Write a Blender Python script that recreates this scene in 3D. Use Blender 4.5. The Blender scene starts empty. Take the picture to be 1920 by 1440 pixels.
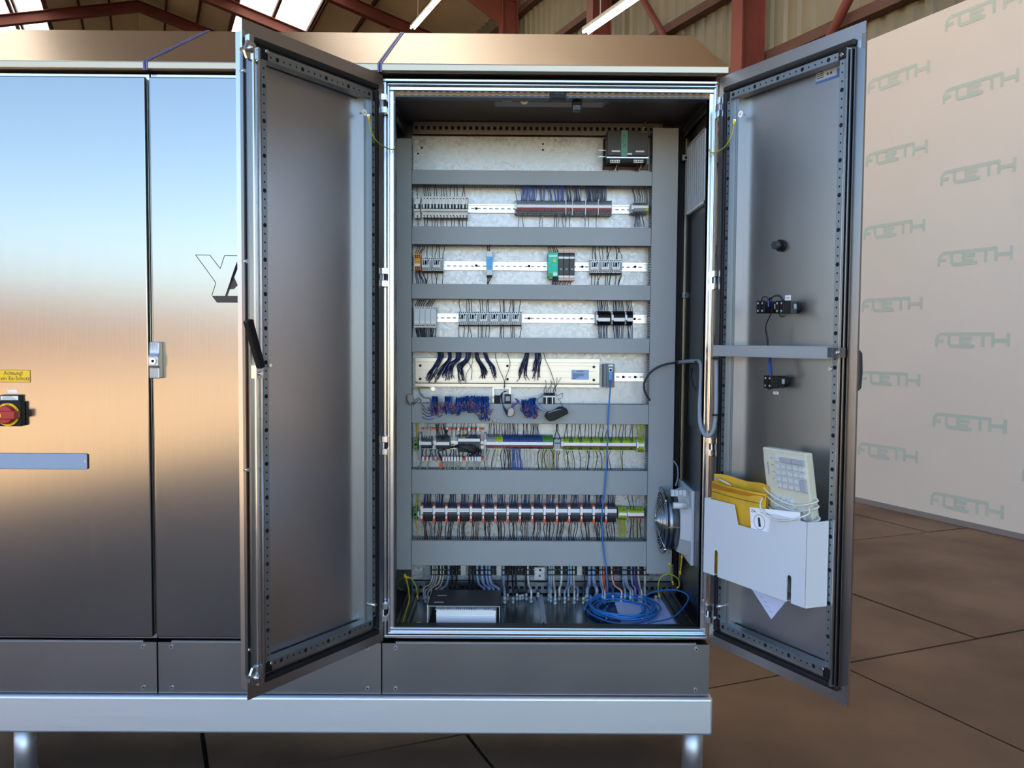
import bpy, bmesh, math, random
from math import sin, cos, pi, radians
from mathutils import Vector, Matrix
random.seed(7)
S = bpy.context.scene
COL = S.collection

# ------------------------------------------------------------------ camera
CAM = Vector((.4464, -3.034, 1.6169))
YAW, PITCH, ROLL, FPX = .0055, -.0495, .0069, 1603.05
Z0 = .54                                   # height of the cabinet bottoms above the floor
FWD = Vector((sin(YAW)*cos(PITCH), cos(YAW)*cos(PITCH), sin(PITCH)))
_r = Vector((cos(YAW), -sin(YAW), 0)); _u = _r.cross(FWD)
RGT = _r*cos(ROLL)+_u*sin(ROLL); UPV = -_r*sin(ROLL)+_u*cos(ROLL)
cd = bpy.data.cameras.new('camera'); co = bpy.data.objects.new('camera', cd); COL.objects.link(co)
cd.sensor_width = 36; cd.lens = FPX/1920*36; cd.clip_start = .05; cd.clip_end = 500
m = Matrix((RGT, UPV, -FWD)).transposed().to_4x4(); m.translation = CAM; co.matrix_world = m
S.camera = co
# ------------------------------------------------------------------ sky, sun, exposure
SUN_EL, SUN_ROT = 32, -20
w = bpy.data.worlds.new('world'); S.world = w; w.use_nodes = True
nt = w.node_tree; bg = nt.nodes['Background']
sk = nt.nodes.new('ShaderNodeTexSky'); sk.sky_type = 'NISHITA'; sk.sun_disc = True
sk.sun_elevation = radians(SUN_EL); sk.sun_rotation = radians(SUN_ROT); sk.altitude = 0
sk.air_density = 1.0; sk.dust_density = .1; sk.ozone_density = 3.0; sk.sun_intensity = .32; sk.sun_size = radians(2)
nt.links.new(sk.outputs[0], bg.inputs[0]); bg.inputs[1].default_value = .15
vs = S.view_settings; vs.view_transform = 'Standard'; vs.look = 'None'; vs.gamma = 1; vs.use_curve_mapping = False
vs.exposure = 1.9

# ------------------------------------------------------------------ helpers
def ray(px, py): return FWD+RGT*((px-960)/FPX)-UPV*((py-720)/FPX)
def A(px, py, Y):                          # point at depth Y seen at a pixel of the 1920x1440 frame
    d = ray(px, py); return CAM+d*((Y-CAM.y)/d.y)
def lin(c):
    return tuple(((x/255)/12.92 if x/255 <= .04045 else ((x/255+.055)/1.055)**2.4) for x in c)
MATS = {}
def M(name, rgb=(128, 128, 128), rough=.5, metal=0., var=0., vscale=20., vstretch=(1, 1, 1), bump=0., bscale=80., rvar=0., emit=None, spec=.5, rgb2=None, aniso=0.):
    if name in MATS: return MATS[name]
    mt = bpy.data.materials.new(name); mt.use_nodes = True
    n = mt.node_tree; b = n.nodes['Principled BSDF']
    c = lin(rgb)
    b.inputs['Base Color'].default_value = (*c, 1); b.inputs['Roughness'].default_value = rough
    b.inputs['Metallic'].default_value = metal; b.inputs['Specular IOR Level'].default_value = spec
    if emit:
        b.inputs['Emission Color'].default_value = (*lin(emit[0]), 1); b.inputs['Emission Strength'].default_value = emit[1]
    if var or bump or rvar:
        tc = n.nodes.new('ShaderNodeTexCoord'); mp = n.nodes.new('ShaderNodeMapping'); mp.inputs['Scale'].default_value = vstretch
        n.links.new(tc.outputs['Object'], mp.inputs[0])
        tx = n.nodes.new('ShaderNodeTexNoise'); tx.inputs['Scale'].default_value = vscale; tx.inputs['Detail'].default_value = 5
        n.links.new(mp.outputs[0], tx.inputs['Vector'])
        if var:
            mx = n.nodes.new('ShaderNodeMixRGB'); c2 = lin(rgb2) if rgb2 else tuple(x*(1-var) for x in c)
            rp = n.nodes.new('ShaderNodeValToRGB'); rp.color_ramp.elements[0].position = .35; rp.color_ramp.elements[1].position = .65
            n.links.new(tx.outputs['Fac'], rp.inputs[0]); n.links.new(rp.outputs[0], mx.inputs[0])
            mx.inputs[1].default_value = (*c, 1); mx.inputs[2].default_value = (*c2, 1); n.links.new(mx.outputs[0], b.inputs['Base Color'])
        if rvar:
            mr = n.nodes.new('ShaderNodeMapRange'); mr.inputs[3].default_value = rough-rvar; mr.inputs[4].default_value = rough+rvar
            n.links.new(tx.outputs['Fac'], mr.inputs[0]); n.links.new(mr.outputs[0], b.inputs['Roughness'])
        if bump:
            t2 = n.nodes.new('ShaderNodeTexNoise'); t2.inputs['Scale'].default_value = bscale; n.links.new(mp.outputs[0], t2.inputs['Vector'])
            bp = n.nodes.new('ShaderNodeBump'); bp.inputs['Strength'].default_value = bump; bp.inputs['Distance'].default_value = .002
            n.links.new(t2.outputs['Fac'], bp.inputs['Height']); n.links.new(bp.outputs[0], b.inputs['Normal'])
    MATS[name] = mt
    return mt
def galv(name, rgb, rough=.42):
    if name in MATS: return MATS[name]
    mt = M(name, rgb, rough, .85); n = mt.node_tree; b = n.nodes['Principled BSDF']
    tc = n.nodes.new('ShaderNodeTexCoord'); vo = n.nodes.new('ShaderNodeTexVoronoi'); vo.inputs['Scale'].default_value = 90
    n.links.new(tc.outputs['Object'], vo.inputs['Vector'])
    mr = n.nodes.new('ShaderNodeMapRange'); mr.inputs[3].default_value = rough-.12; mr.inputs[4].default_value = rough+.14
    n.links.new(vo.outputs['Color'], mr.inputs[0]); n.links.new(mr.outputs[0], b.inputs['Roughness'])
    mx = n.nodes.new('ShaderNodeMixRGB'); mx.inputs[1].default_value = (*[x*.6 for x in lin(rgb)], 1); mx.inputs[2].default_value = (*[min(1, x*1.12) for x in lin(rgb)], 1)
    n.links.new(vo.outputs['Color'], mx.inputs[0]); n.links.new(mx.outputs[0], b.inputs['Base Color'])
    bp = n.nodes.new('ShaderNodeBump'); bp.inputs['Strength'].default_value = .25; bp.inputs['Distance'].default_value = .001
    n.links.new(vo.outputs['Color'], bp.inputs['Height']); n.links.new(bp.outputs[0], b.inputs['Normal'])
    return mt

STEEL = M('brushed_steel', (152, 150, 147), .17, 1, rvar=.03, vscale=3, vstretch=(60, 60, 1), bump=.01, bscale=9)
STEELIN = M('mill_steel', (192, 192, 193), .31, 1, rvar=.04, vscale=4, vstretch=(3, 3, 1))
HOOD = M('hood_steel', (186, 168, 142), .33, 1, rvar=.05, vscale=3, vstretch=(1, 40, 40))
BEAM = M('beam_steel', (226, 228, 232), .5, 1, rvar=.07, vscale=3, vstretch=(1, 40, 60), bump=.03, bscale=8)
FRAME = M('frame_steel', (225, 225, 225), .2, 1, rvar=.05, vscale=8)
ZINC = M('zinc_rail', (205, 208, 210), .3, 1, rvar=.08, vscale=30)
GALV = galv('galvanized_plate', (190, 192, 194))
GALVD = galv('galvanized_dull', (150, 155, 160))
ALU = M('aluminium', (196, 190, 180), .36, 1, rvar=.05, vscale=4, vstretch=(1, 30, 60))
DUCT = M('duct_plastic', (158, 164, 165), .45, 0, var=.06, vscale=6)
DARKG = M('dark_grey_plastic', (52, 54, 56), .45)
BLACK = M('black_plastic', (14, 14, 16), .5, spec=.3)
HOLE = M('hole_black', (6, 6, 6), .9)
RUBBER = M('black_rubber', (16, 17, 20), .55)
WHITE = M('white_plastic', (250, 250, 248), .45)
LGREY = M('light_grey_plastic', (230, 236, 235), .45)
MGREY = M('mid_grey_plastic', (160, 168, 172), .45)
CREAM = M('cream_plastic', (205, 200, 182), .45)
POCKET = M('pocket_plastic', (214, 220, 224), .4)
RED = M('dark_red_plastic', (140, 44, 48), .45)
REDB = M('red_knob', (176, 30, 34), .35)
YELLOW = M('yellow_paint', (255, 206, 16), .45)
ORANGE = M('orange_plastic', (255, 160, 24), .45)
ORANGE2 = M('orange_red_plastic', (226, 84, 40), .45)
SKYB = M('light_blue_plastic', (70, 186, 250), .45)
TEAL = M('teal_plastic', (30, 212, 178), .45)
TEALD = M('teal_label', (90, 160, 145), .5)
GREEN = M('green_plastic', (90, 150, 70), .45)
YG = M('yellow_green_plastic', (190, 205, 50), .45)
BLUEP = M('terminal_blue', (50, 78, 140), .45)
PINK = M('pinkish_plastic', (222, 186, 172), .5)
NAVY = M('navy_wire', (20, 42, 92), .4)
BLUEW = M('blue_wire', (40, 84, 168), .4)
BLACKW = M('black_wire', (24, 24, 30), .4)
BROWNW = M('brown_wire', (84, 44, 34), .4)
WHITEW = M('white_wire', (214, 214, 208), .4)
GREYW = M('grey_cable', (150, 160, 170), .45)
BGREYW = M('blue_grey_cable', (130, 150, 178), .45)
BEIGEW = M('beige_cable', (190, 184, 165), .45)
PURPLEW = M('purple_cable', (96, 66, 150), .45)
ORANGEW = M('orange_cable', (224, 92, 50), .45)
REDW = M('red_wire', (150, 40, 40), .45)
YGW = M('earth_wire', (176, 176, 40), .4)
YELW = M('yellow_wire', (210, 176, 60), .4)
LANB = M('network_cable_blue', (46, 120, 190), .4)
INK = M('ink', (40, 40, 44), .6)
PAPER = M('paper', (250, 251, 252), .7)
BLUELAB = M('blue_label', (160, 185, 225), .5)
GLAND = M('gland_white', (190, 195, 192), .4, .3)

class MB:
    """collects geometry in world coordinates (through an optional transform) and links it as one mesh object"""
    def __init__(s, xf=None): s.v = []; s.f = []; s.m = []; s.sm = []; s.mats = []; s.xf = xf
    def mi(s, mt):
        if mt not in s.mats: s.mats.append(mt)
        return s.mats.index(mt)
    def add(s, vs, fs, mt, smooth=False):
        b = len(s.v)
        s.v += [s.xf(*p) if s.xf else Vector(p) for p in vs]
        i = s.mi(mt)
        for f in fs: s.f.append([b+k for k in f]); s.m.append(i); s.sm.append(smooth)
        return s
    def box(s, x0, x1, y0, y1, z0, z1, mt):
        return s.add([(x0, y0, z0), (x1, y0, z0), (x1, y1, z0), (x0, y1, z0), (x0, y0, z1), (x1, y0, z1), (x1, y1, z1), (x0, y1, z1)],
                     [(0, 1, 5, 4), (1, 2, 6, 5), (2, 3, 7, 6), (3, 0, 4, 7), (4, 5, 6, 7), (3, 2, 1, 0)], mt)
    def ring(s, x0, x1, z0, z1, w, y0, y1, mt):
        s.box(x0, x1, y0, y1, z1-w, z1, mt); s.box(x0, x1, y0, y1, z0, z0+w, mt)
        s.box(x0, x0+w, y0, y1, z0+w, z1-w, mt); s.box(x1-w, x1, y0, y1, z0+w, z1-w, mt); return s
    def prism(s, poly, ax, a, b, mt):       # polygon (2D) extruded along axis ax; other axes in order
        def P(p, t): q = list(p); q.insert(ax, t); return tuple(q)
        n = len(poly)
        return s.add([P(p, a) for p in poly]+[P(p, b) for p in poly],
                     [tuple(range(n)), tuple(range(2*n-1, n-1, -1))]+[(i, (i+1) % n, n+(i+1) % n, n+i) for i in range(n)], mt)
    def tube(s, pts, r, mt, seg=6, cap=True, smooth=True, r2=None):
        pts = [Vector(p) for p in pts]; n = len(pts); vs = []; prev = None
        for i, p in enumerate(pts):
            t = (pts[min(i+1, n-1)]-pts[max(i-1, 0)])
            t = t.normalized() if t.length > 1e-9 else Vector((0, 0, 1))
            if prev is None:
                a = Vector((1, 0, 0)) if abs(t.x) < .8 else Vector((0, 1, 0))
                a = (a-t*a.dot(t)).normalized()
            else:
                a = prev-t*prev.dot(t); a = a.normalized() if a.length > 1e-6 else prev
            prev = a; b = t.cross(a); rr = r if r2 is None else r+(r2-r)*i/(n-1)
            for k in range(seg): vs.append(tuple(p+(a*cos(2*pi*k/seg)+b*sin(2*pi*k/seg))*rr))
        fs = [(i*seg+k, i*seg+(k+1) % seg, (i+1)*seg+(k+1) % seg, (i+1)*seg+k) for i in range(n-1) for k in range(seg)]
        s.add(vs, fs, mt, smooth)
        if cap:
            b = len(s.v)-n*seg; i = s.mi(mt)
            for f in ([b+k for k in range(seg)][::-1], [b+(n-1)*seg+k for k in range(seg)]): s.f.append(f); s.m.append(i); s.sm.append(False)
        return s
    def cyl(s, p0, p1, r, mt, seg=12, r2=None): return s.tube([p0, p1], r, mt, seg, True, True, r2)
    def ball(s, c, r, mt, seg=8):
        pts = []; c = Vector(c); vs = []; fs = []; R = seg//2
        for i in range(R+1):
            th = pi*i/R
            for k in range(seg): vs.append((c.x+r*sin(th)*cos(2*pi*k/seg), c.y+r*sin(th)*sin(2*pi*k/seg), c.z+r*cos(th)))
        for i in range(R):
            for k in range(seg): fs.append((i*seg+k, i*seg+(k+1) % seg, (i+1)*seg+(k+1) % seg, (i+1)*seg+k))
        return s.add(vs, fs, mt, True)
    def text(s, body, size, org, right, up, mt, align='CENTER', nrm=None, ext=.0004):
        cu = bpy.data.curves.new('t', 'FONT'); cu.body = body; cu.size = size; cu.align_x = align; cu.align_y = 'CENTER'; cu.resolution_u = 2
        ob = bpy.data.objects.new('t', cu); me = ob.to_mesh()
        org, right, up = Vector(org), Vector(right), Vector(up)
        s.add([tuple(org+right*v.co.x+up*v.co.y) for v in me.vertices], [tuple(p.vertices) for p in me.polygons], mt)
        ob.to_mesh_clear(); bpy.data.objects.remove(ob); bpy.data.curves.remove(cu); return s
    def build(s, name, parent=None, loc=None, bevel=0., kind=None, label=None, cat=None, group=None, seg=2):
        loc = Vector(loc) if loc is not None else Vector((0, 0, 0))
        base = OFF.get(parent.name, Vector()) + loc if parent is not None else loc
        me = bpy.data.meshes.new(name); me.from_pydata([tuple(p-base) for p in s.v], [], s.f)
        for mt in s.mats: me.materials.append(mt)
        me.polygons.foreach_set('material_index', s.m); me.polygons.foreach_set('use_smooth', s.sm)
        bm = bmesh.new(); bm.from_mesh(me); bmesh.ops.recalc_face_normals(bm, faces=bm.faces); bm.to_mesh(me); bm.free()
        o = bpy.data.objects.new(name, me); COL.objects.link(o); o.location = loc
        if parent is not None: o.parent = parent
        OFF[o.name] = base
        if bevel:
            b = o.modifiers.new('bevel', 'BEVEL'); b.width = bevel; b.segments = seg; b.limit_method = 'ANGLE'
        tag(o, label, cat, group, kind); return o
OFF = {}
def tag(o, label=None, cat=None, group=None, kind=None):
    if label: o['label'] = label
    if cat: o['category'] = cat
    if group: o['group'] = group
    if kind: o['kind'] = kind
def T(name, label, cat, loc, group=None, kind=None):
    o = bpy.data.objects.new(name, None); COL.objects.link(o); o.location = loc; o.empty_display_size = .05
    OFF[o.name] = Vector(loc); tag(o, label, cat, group, kind); return o
def dup(root, loc, label=None, group=None):
    c = root.copy(); COL.objects.link(c); c.location = loc; OFF[c.name] = Vector(loc)
    if label: c['label'] = label
    if group: c['group'] = group
    for ch in list(root.children):
        d = ch.copy(); COL.objects.link(d); d.parent = c
        for g in list(ch.children):
            e = g.copy(); COL.objects.link(e); e.parent = d
    return c
def smooth(pts, n=4):
    pts = [Vector(p) for p in pts]; out = []
    for i in range(len(pts)-1):
        p0, p1, p2, p3 = pts[max(i-1, 0)], pts[i], pts[i+1], pts[min(i+2, len(pts)-1)]
        for k in range(n):
            t = k/n
            out.append(.5*((2*p1)+(p2-p0)*t+(2*p0-5*p1+4*p2-p3)*t*t+(3*p1-p0-3*p2+p3)*t**3))
    return out+[pts[-1]]
rnd = random.uniform
# ================================================================== hall (axis turned 23 degrees from the view)
TH = radians(23)
UD = Vector((-sin(TH), cos(TH), 0)); VD = Vector((cos(TH), sin(TH), 0))
def HL(u, v, z): return Vector((CAM.x, CAM.y, 0))+UD*u+VD*v+Vector((0, 0, z))
RUST = M('red_oxide_paint', (122, 60, 50), .6, var=.25, vscale=1.5)
RUSTL = M('girt_paint', (92, 60, 50), .7, var=.2, vscale=2)
CLAD = M('cladding', (140, 131, 110), .6, var=.15, vscale=.6)
ROOFP = M('roof_panel', (240, 224, 192), .8, var=.12, vscale=.5)
SLAB = M('floor_slab', (116, 92, 70), .6, var=.5, vscale=1.1, bump=.25, bscale=40, rgb2=(84, 64, 49), rvar=.12)
JOINT = M('floor_joint', (34, 30, 28), .9)
OUT = M('yard_concrete', (226, 196, 150), .9, var=.15, vscale=.3)
SKYL = bpy.data.materials.new('skylight_sheet'); SKYL.use_nodes = True
_n = SKYL.node_tree; _n.nodes.clear(); _o = _n.nodes.new('ShaderNodeOutputMaterial'); _t = _n.nodes.new('ShaderNodeBsdfTranslucent')
_t.inputs[0].default_value = (.94, .93, .88, 1); _n.links.new(_t.outputs[0], _o.inputs[0])
VR, VL, UB, UF, RZ, SL = 9.3, -5.1, -16, 46, 13.75, .27
rz = lambda v: RZ-SL*abs(v)
# floor: dark bed with 2 m concrete plates in staggered rows
mb = MB(HL); mb.box(UB, UF, VL, VR+.4, -.25, -.03, JOINT); mb.box(UB, UF, VR-.01, VR+.4, -.03, -.004, JOINT); floor = mb.build('floor', kind='structure')
u0 = 3.24-8*2.05
for r in range(15):
    ua = u0+r*2.05
    off = (3.2 if r <= 7 else 4.2)
    k0 = int((VL-off)/2.0)-1
    for k in range(k0, k0+12):
        va = max(off+2.0*k, VL); vb = min(off+2.0*(k+1), VR)
        if vb-va < .1 or ua+2.05 < UB or ua < -13.5 or ua > 12: continue
        far = ua > 9
        z = rnd(-.003, .003)
        s = MB(HL); g = .009
        s.box(ua+g, ua+2.05-g, va+g, vb-g, -.1, z, SLAB)
        s.build('slab', floor)
s = MB(HL); s.box(u0+15*2.05 if u0+15*2.05 < 14 else 13.5, UF, VL, VR, -.05, 0, SLAB); s.build('floor_field', floor)
# ground outside the open long side
mb = MB(HL); mb.box(-90, 90, -120, VL, -.3, -.02, OUT); mb.build('ground', kind='structure')
mb = MB(HL); mb.box(-60, 70, -48, -44, -.02, 4.6, M('brick_facade', (196, 160, 140), .8, var=.15, vscale=.4)); mb.build('exterior_building', kind='structure')
# walls
def sheet(fn, a, b, z0, z1, pitch=.32, d=.05):
    mb = MB(); x = a; prof = []
    while x < b:
        prof += [(x, 0), (x+pitch*.42, 0), (x+pitch*.55, d), (x+pitch*.87, d)]; x += pitch
    prof.append((b, 0)); vs = []; fs = []
    for (p, q) in prof:
        vs += [tuple(fn(p, q, z0 if not callable(z0) else z0(p))), tuple(fn(p, q, z1 if not callable(z1) else z1(p)))]
    for i in range(len(prof)-1): fs.append((2*i, 2*i+2, 2*i+3, 2*i+1))
    return mb.add(vs, fs, CLAD)
WR = sheet(lambda p, q, z: HL(p, VR+.25+q, z), UB, UF, 0, rz(VR)+.2).build('wall_right', kind='structure')
for z in (1.6, 3.2, 4.8, 6.2, 7.6, 9.0, 10.4):
    MB(HL).box(UB, UF, VR+.05, VR+.24, z, z+.16, RUSTL).build('girt', WR)
wb = sheet(lambda p, q, z: HL(UF+q, p, z), VL, VR, 0, lambda p: rz(p)+.2).build('wall_back', kind='structure')
wf = sheet(lambda p, q, z: HL(UB-q, p, z), 5, VR, 0, lambda p: rz(p)+.2).build('wall_front', kind='structure')
wl = MB(HL); wl.box(6, UF, VL-.2, VL, 0, 12.4, CLAD); pass
wl.build('wall_left', kind='structure')
# roof sheets with skylight bands
mb = MB(HL)
def slope(m_, ua, ub, va, vb, mt, t=.08): m_.add([(ua, va, rz(va)), (ub, va, rz(va)), (ub, vb, rz(vb)), (ua, vb, rz(vb)), (ua, va, rz(va)+t), (ub, va, rz(va)+t), (ub, vb, rz(vb)+t), (ua, vb, rz(vb)+t)],
    [(0, 1, 2, 3), (4, 7, 6, 5), (0, 4, 5, 1), (1, 5, 6, 2), (2, 6, 7, 3), (3, 7, 4, 0)], mt)
slope(mb, UB, UF, 0, 3.05, ROOFP); slope(mb, UB, UF, 5.35, VR+.3, ROOFP); slope(mb, 6.5, UF, -2.95, 0, ROOFP); slope(mb, UB, 6.5, -1.2, 0, ROOFP); slope(mb, 6.5, UF, VL-.3, -4.95, ROOFP)
FR = [1.5, 6.5, 11.5, 16.5, 21.5, 26.2, 30.2, 33.6, 38.5, 43.5]
for a, b in zip([UB]+FR, FR+[UF]):
    if a < 6: slope(mb, a, b, 3.05, 5.35, ROOFP)
    pass
ceil = mb.build('ceiling', kind='structure')
wi = 1
for a, b in zip([UB]+FR, FR+[UF]):
    for (va, vb) in ((3.05, 5.35), (-4.95, -2.95)):
        if (va > 0 and a < 6) or (va < 0 and a < 6): continue
        e = T('window_%d' % wi, 'translucent skylight band in the hall roof', None, HL(a, va, rz(va)), None, 'structure'); wi += 1
        h = (vb-va)/2
        for k in range(2):
            q = MB(HL); slope(q, a+.05, b-.05, va+k*h+.04, va+(k+1)*h-.04, SKYL, .01); q.build('pane', e)
        q = MB(HL)
        for vv in (va, va+h, vb): q.box(a, b, vv-.05, vv+.05, rz(vv)-.1, rz(vv)+.02, RUSTL)
        q.build('window_frame', e)
for v in (-.95, .9, 1.95, 3.0, 5.4, 6.6, 7.9):
    MB(HL).box(UB, UF, v-.035, v+.035, rz(v)-.14, rz(v), RUSTL).build('purlin', ceil)
for v in (-4.9, -3.8, -2.9, -1.9):
    MB(HL).box(6.5, UF, v-.035, v+.035, rz(v)-.14, rz(v), RUSTL).build('purlin', ceil)
for i, u in enumerate(FR):
    fr = T('trim_%d' % (i+1), 'red oxide steel portal frame of the hall', None, HL(u, 0, 0), None, 'structure')
    for (va, vb, nm) in ((0, VR, 'rafter'), (VL if u > 6 else -1.2, 0, 'rafter')):
        q = MB(HL); d = .36
        for (w2, da, db) in ((.01, .2, .2+d), (.12, .2, .225), (.12, .2+d-.025, .2+d)):
            q.add([(u-w2, va, rz(va)-db), (u+w2, va, rz(va)-db), (u+w2, vb, rz(vb)-db), (u-w2, vb, rz(vb)-db), (u-w2, va, rz(va)-da), (u+w2, va, rz(va)-da), (u+w2, vb, rz(vb)-da), (u-w2, vb, rz(vb)-da)],
                  [(0, 1, 2, 3), (4, 7, 6, 5), (0, 4, 5, 1), (1, 5, 6, 2), (2, 6, 7, 3), (3, 7, 4, 0)], RUST)
        q.build(nm, fr)
    q = MB(HL); zt = rz(VR)-.2
    q.box(u-.012, u+.012, VR-.42, VR, 0, zt, RUST); q.box(u-.14, u+.14, VR-.44, VR-.41, 0, zt, RUST); q.box(u-.14, u+.14, VR-.01, VR+.02, 0, zt, RUST)
    q.prism([(VR-.44, zt-1.0), (VR-.44, zt+.1), (VR-2.2, zt+.45), (VR-2.2, zt-.05)], 0, u-.012, u+.012, RUST)
    for z in (3, 6, 9): q.box(u-.12, u+.12, VR-.42, VR, z, z+.02, RUST)
    q.build('column', fr)
br = T('trim_20', 'red diagonal bracing strut between hall columns', None, HL(9, VR, 0), None, 'structure')
MB(HL).tube([HLp for HLp in ((11.4, VR-.05, 4.2), (6.6, VR-.05, 10.0))], .07, RUST, 6).build('strut', br)
MB(HL).tube([(16.4, VR-.05, 10.2), (11.7, VR-.05, 4.4)], .07, RUST, 6).build('strut', br)
# fluorescent battens
TUBE = M('fluorescent_tube', (255, 250, 235), .5, emit=((255, 244, 214), 14))
BATT = M('batten_body', (200, 196, 184), .5)
for i, (px, py, z, L, lb) in enumerate(((773, 54, 9.6, 4.2, 'short fluorescent batten lamp hanging over the middle of the hall'), (1097, 62, 6.6, 3.6, 'long fluorescent batten lamp hanging near the corrugated hall wall'))):
    d = ray(px, py); p = CAM+d*((z-CAM.z)/d.z); r_ = p-Vector((CAM.x, CAM.y, 0)); u1, v1 = r_.dot(UD), r_.dot(VD)
    t = T('fluorescent_lamp', lb, 'lamp', HL(u1, v1, z))
    MB(HL).box(u1-L, u1, v1-.06, v1+.06, z+.02, z+.08, BATT).build('lamp_body', t)
    for s_ in (-.045, .045):
        MB(HL).tube([(u1-L+.03, v1+s_, z), (u1-.03, v1+s_, z)], .02, TUBE, 8).build('tube', t)
    for uu in (u1-L+.4, u1-.5): MB(HL).tube([(uu, v1, z+.08), (uu, v1, rz(v1)-.05)], .012, BATT, 4).build('suspension_wire', t)
# printed partition board
VB = 6.7; BOARD = M('board_panel', (250, 234, 214), .55, var=.04, vscale=.8); PRINT = M('board_print', (213, 219, 197), .6)
bd = T('partition_board', 'tall beige partition board printed with rows of green lettering', 'partition', HL(5, VB, 0))
MB(HL).box(2.6, 7.4, VB, VB+.12, 0, 4.65, BOARD).build('panel', bd)
def logo(uc, zc):
    q = MB(); w_, h_ = .74, .062; t = .03
    dep = [.002]
    def P(x, z): return HL(uc+w_/2-x*w_, VB-dep[0], zc+z*h_)
    def bar(x0, z0, x1, z1, tv=t):
        dx, dz = (x1-x0)*w_, (z1-z0)*h_; l = math.hypot(dx, dz); nx, nz = -dz/l*tv/2/w_, dx/l*tv/2/h_
        dep[0] += .0001
        q.add([tuple(P(x0+nx, z0+nz)), tuple(P(x1+nx, z1+nz)), tuple(P(x1-nx, z1-nz)), tuple(P(x0-nx, z0-nz))], [(0, 1, 2, 3)], PRINT)
    bar(.02, -1, .02, .25); bar(.02, .2, .05, .75); bar(.045, .7, .1, .95); bar(.08, .9, .80, .9); bar(.02, -.1, .12, -.1)
    bar(.20, .9, .20, -.6); bar(.2, -.5, .23, -.85); bar(.215, -.82, .36, -.82); bar(.36, .9, .36, -.9)
    bar(.36, .25, .52, .25); bar(.36, -.45, .5, -.45); bar(.36, -.82, .55, -.82)
    bar(.66, .9, .66, -.9); bar(.79, 1, .79, -.9); bar(.79, 0, .98, 0); bar(.98, 1, .98, -.9)
    q.build('lettering', bd)
for k in range(6): logo(6.22, .55+.726*k)
for k in range(7): logo(5.33, .19+.733*k if k < 6 else 4.5)
for k in range(6): logo(4.44, .55+.726*k)
MB(HL).box(2.6, 7.4, VB-.012, VB-.002, 0, .05, M('board_foot', (150, 140, 132), .7)).build('foot_strip', bd)
# ================================================================== machine base and cabinets
W, D = 1.185, .6
bf = T('base_frame', 'long stainless steel base beam on round legs under the cabinets', 'base', (-.25, .3, 0))
q = MB(); q.box(-1.66, 1.195, -.02, .08, Z0-.339, Z0-.203, BEAM); q.build('beam', bf, bevel=.009, seg=3)
q = MB(); q.box(-1.66, 1.195, .54, .64, Z0-.339, Z0-.203, BEAM); q.build('beam', bf, bevel=.009)
q = MB(); q.box(1.095, 1.195, .08, .54, Z0-.339, Z0-.203, BEAM); q.box(-1.66, -1.56, .08, .54, Z0-.339, Z0-.203, BEAM); q.build('cross_beam', bf)
for px, y in ((1298, .06), (48, .06)):
    x = A(px, 1400, y).x
    for yy in (y, .56):
        q = MB(); q.cyl((x, yy, .03), (x, yy, Z0-.339), .038, BEAM, 24); q.cyl((x, yy, 0), (x, yy, .03), .041, BEAM, 24); q.build('leg', bf)

def hood(parent, x0, x1):
    q = MB(); zf0, zf1, zr, yb = Z0+2.008, Z0+2.033, Z0+2.358, .597
    q.prism([(-.03, zf0), (-.03, zf1), (yb, zr), (yb+.012, zr-.004), (yb+.012, zf0)], 0, x0, x1, HOOD)
    return q.build('roof_hood', parent, bevel=.003)
def plinth(parent, x0, x1, bolts=True):
    q = MB(); q.box(x0+.002, x1-.002, 0, .02, Z0-.199, Z0-.012, M('plinth_steel', (158, 158, 160), .3, 1, rvar=.04, vscale=3))
    q.box(x0+.05, x1-.05, .001, .012, Z0-.012, Z0-.006, FRAME); q.box(x0, x1, .03, .58, Z0-.2, Z0-.02, BLACK)
    p = q.build('plinth_panel', parent)
    for x in (x0+.05, x1-.05):
        for z in (-.028, -.178):
            MB().cyl((x, -.004, Z0+z), (x, .002, Z0+z), .007, ZINC, 10).cyl((x, -.005, Z0+z), (x, -.0039, Z0+z), .003, HOLE, 6).build('bolt', p)
    return p
def closed_cab(x0, x1, name, label, inset=.004):
    c = T(name, label, 'cabinet', ((x0+x1)/2, .3, Z0-.2))
    q = MB(); q.box(x0+.004, x1-inset, .03, D, Z0, Z0+2.0, M('cab_body', (90, 90, 92), .5, .6)); q.box(x0+.012, x1-.012, .005, .03, Z0+.01, Z0+1.99, RUBBER)
    q.ring(x0+.002, x1-.002, Z0+.001, Z0+1.999, .012, .006, .03, FRAME); q.build('body', c)
    hood(c, x0+.001, x1-.001); plinth(c, x0, x1)
    q = MB(); q.box(x0+.006, x1-.006, -.022, .004, Z0+.012, Z0+1.984, STEEL); d = q.build('door', c, bevel=.005, seg=3)
    return c, d
cA, dA = closed_cab(-1.614, -.8085, 'switch_cabinet', 'closed stainless cabinet carrying the yellow warning sign and the red main switch')
cB, dB = closed_cab(-.8065, -.001, 'switch_cabinet', 'closed stainless cabinet with grey lock handle and engraved letters behind the open door', .034)
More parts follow.
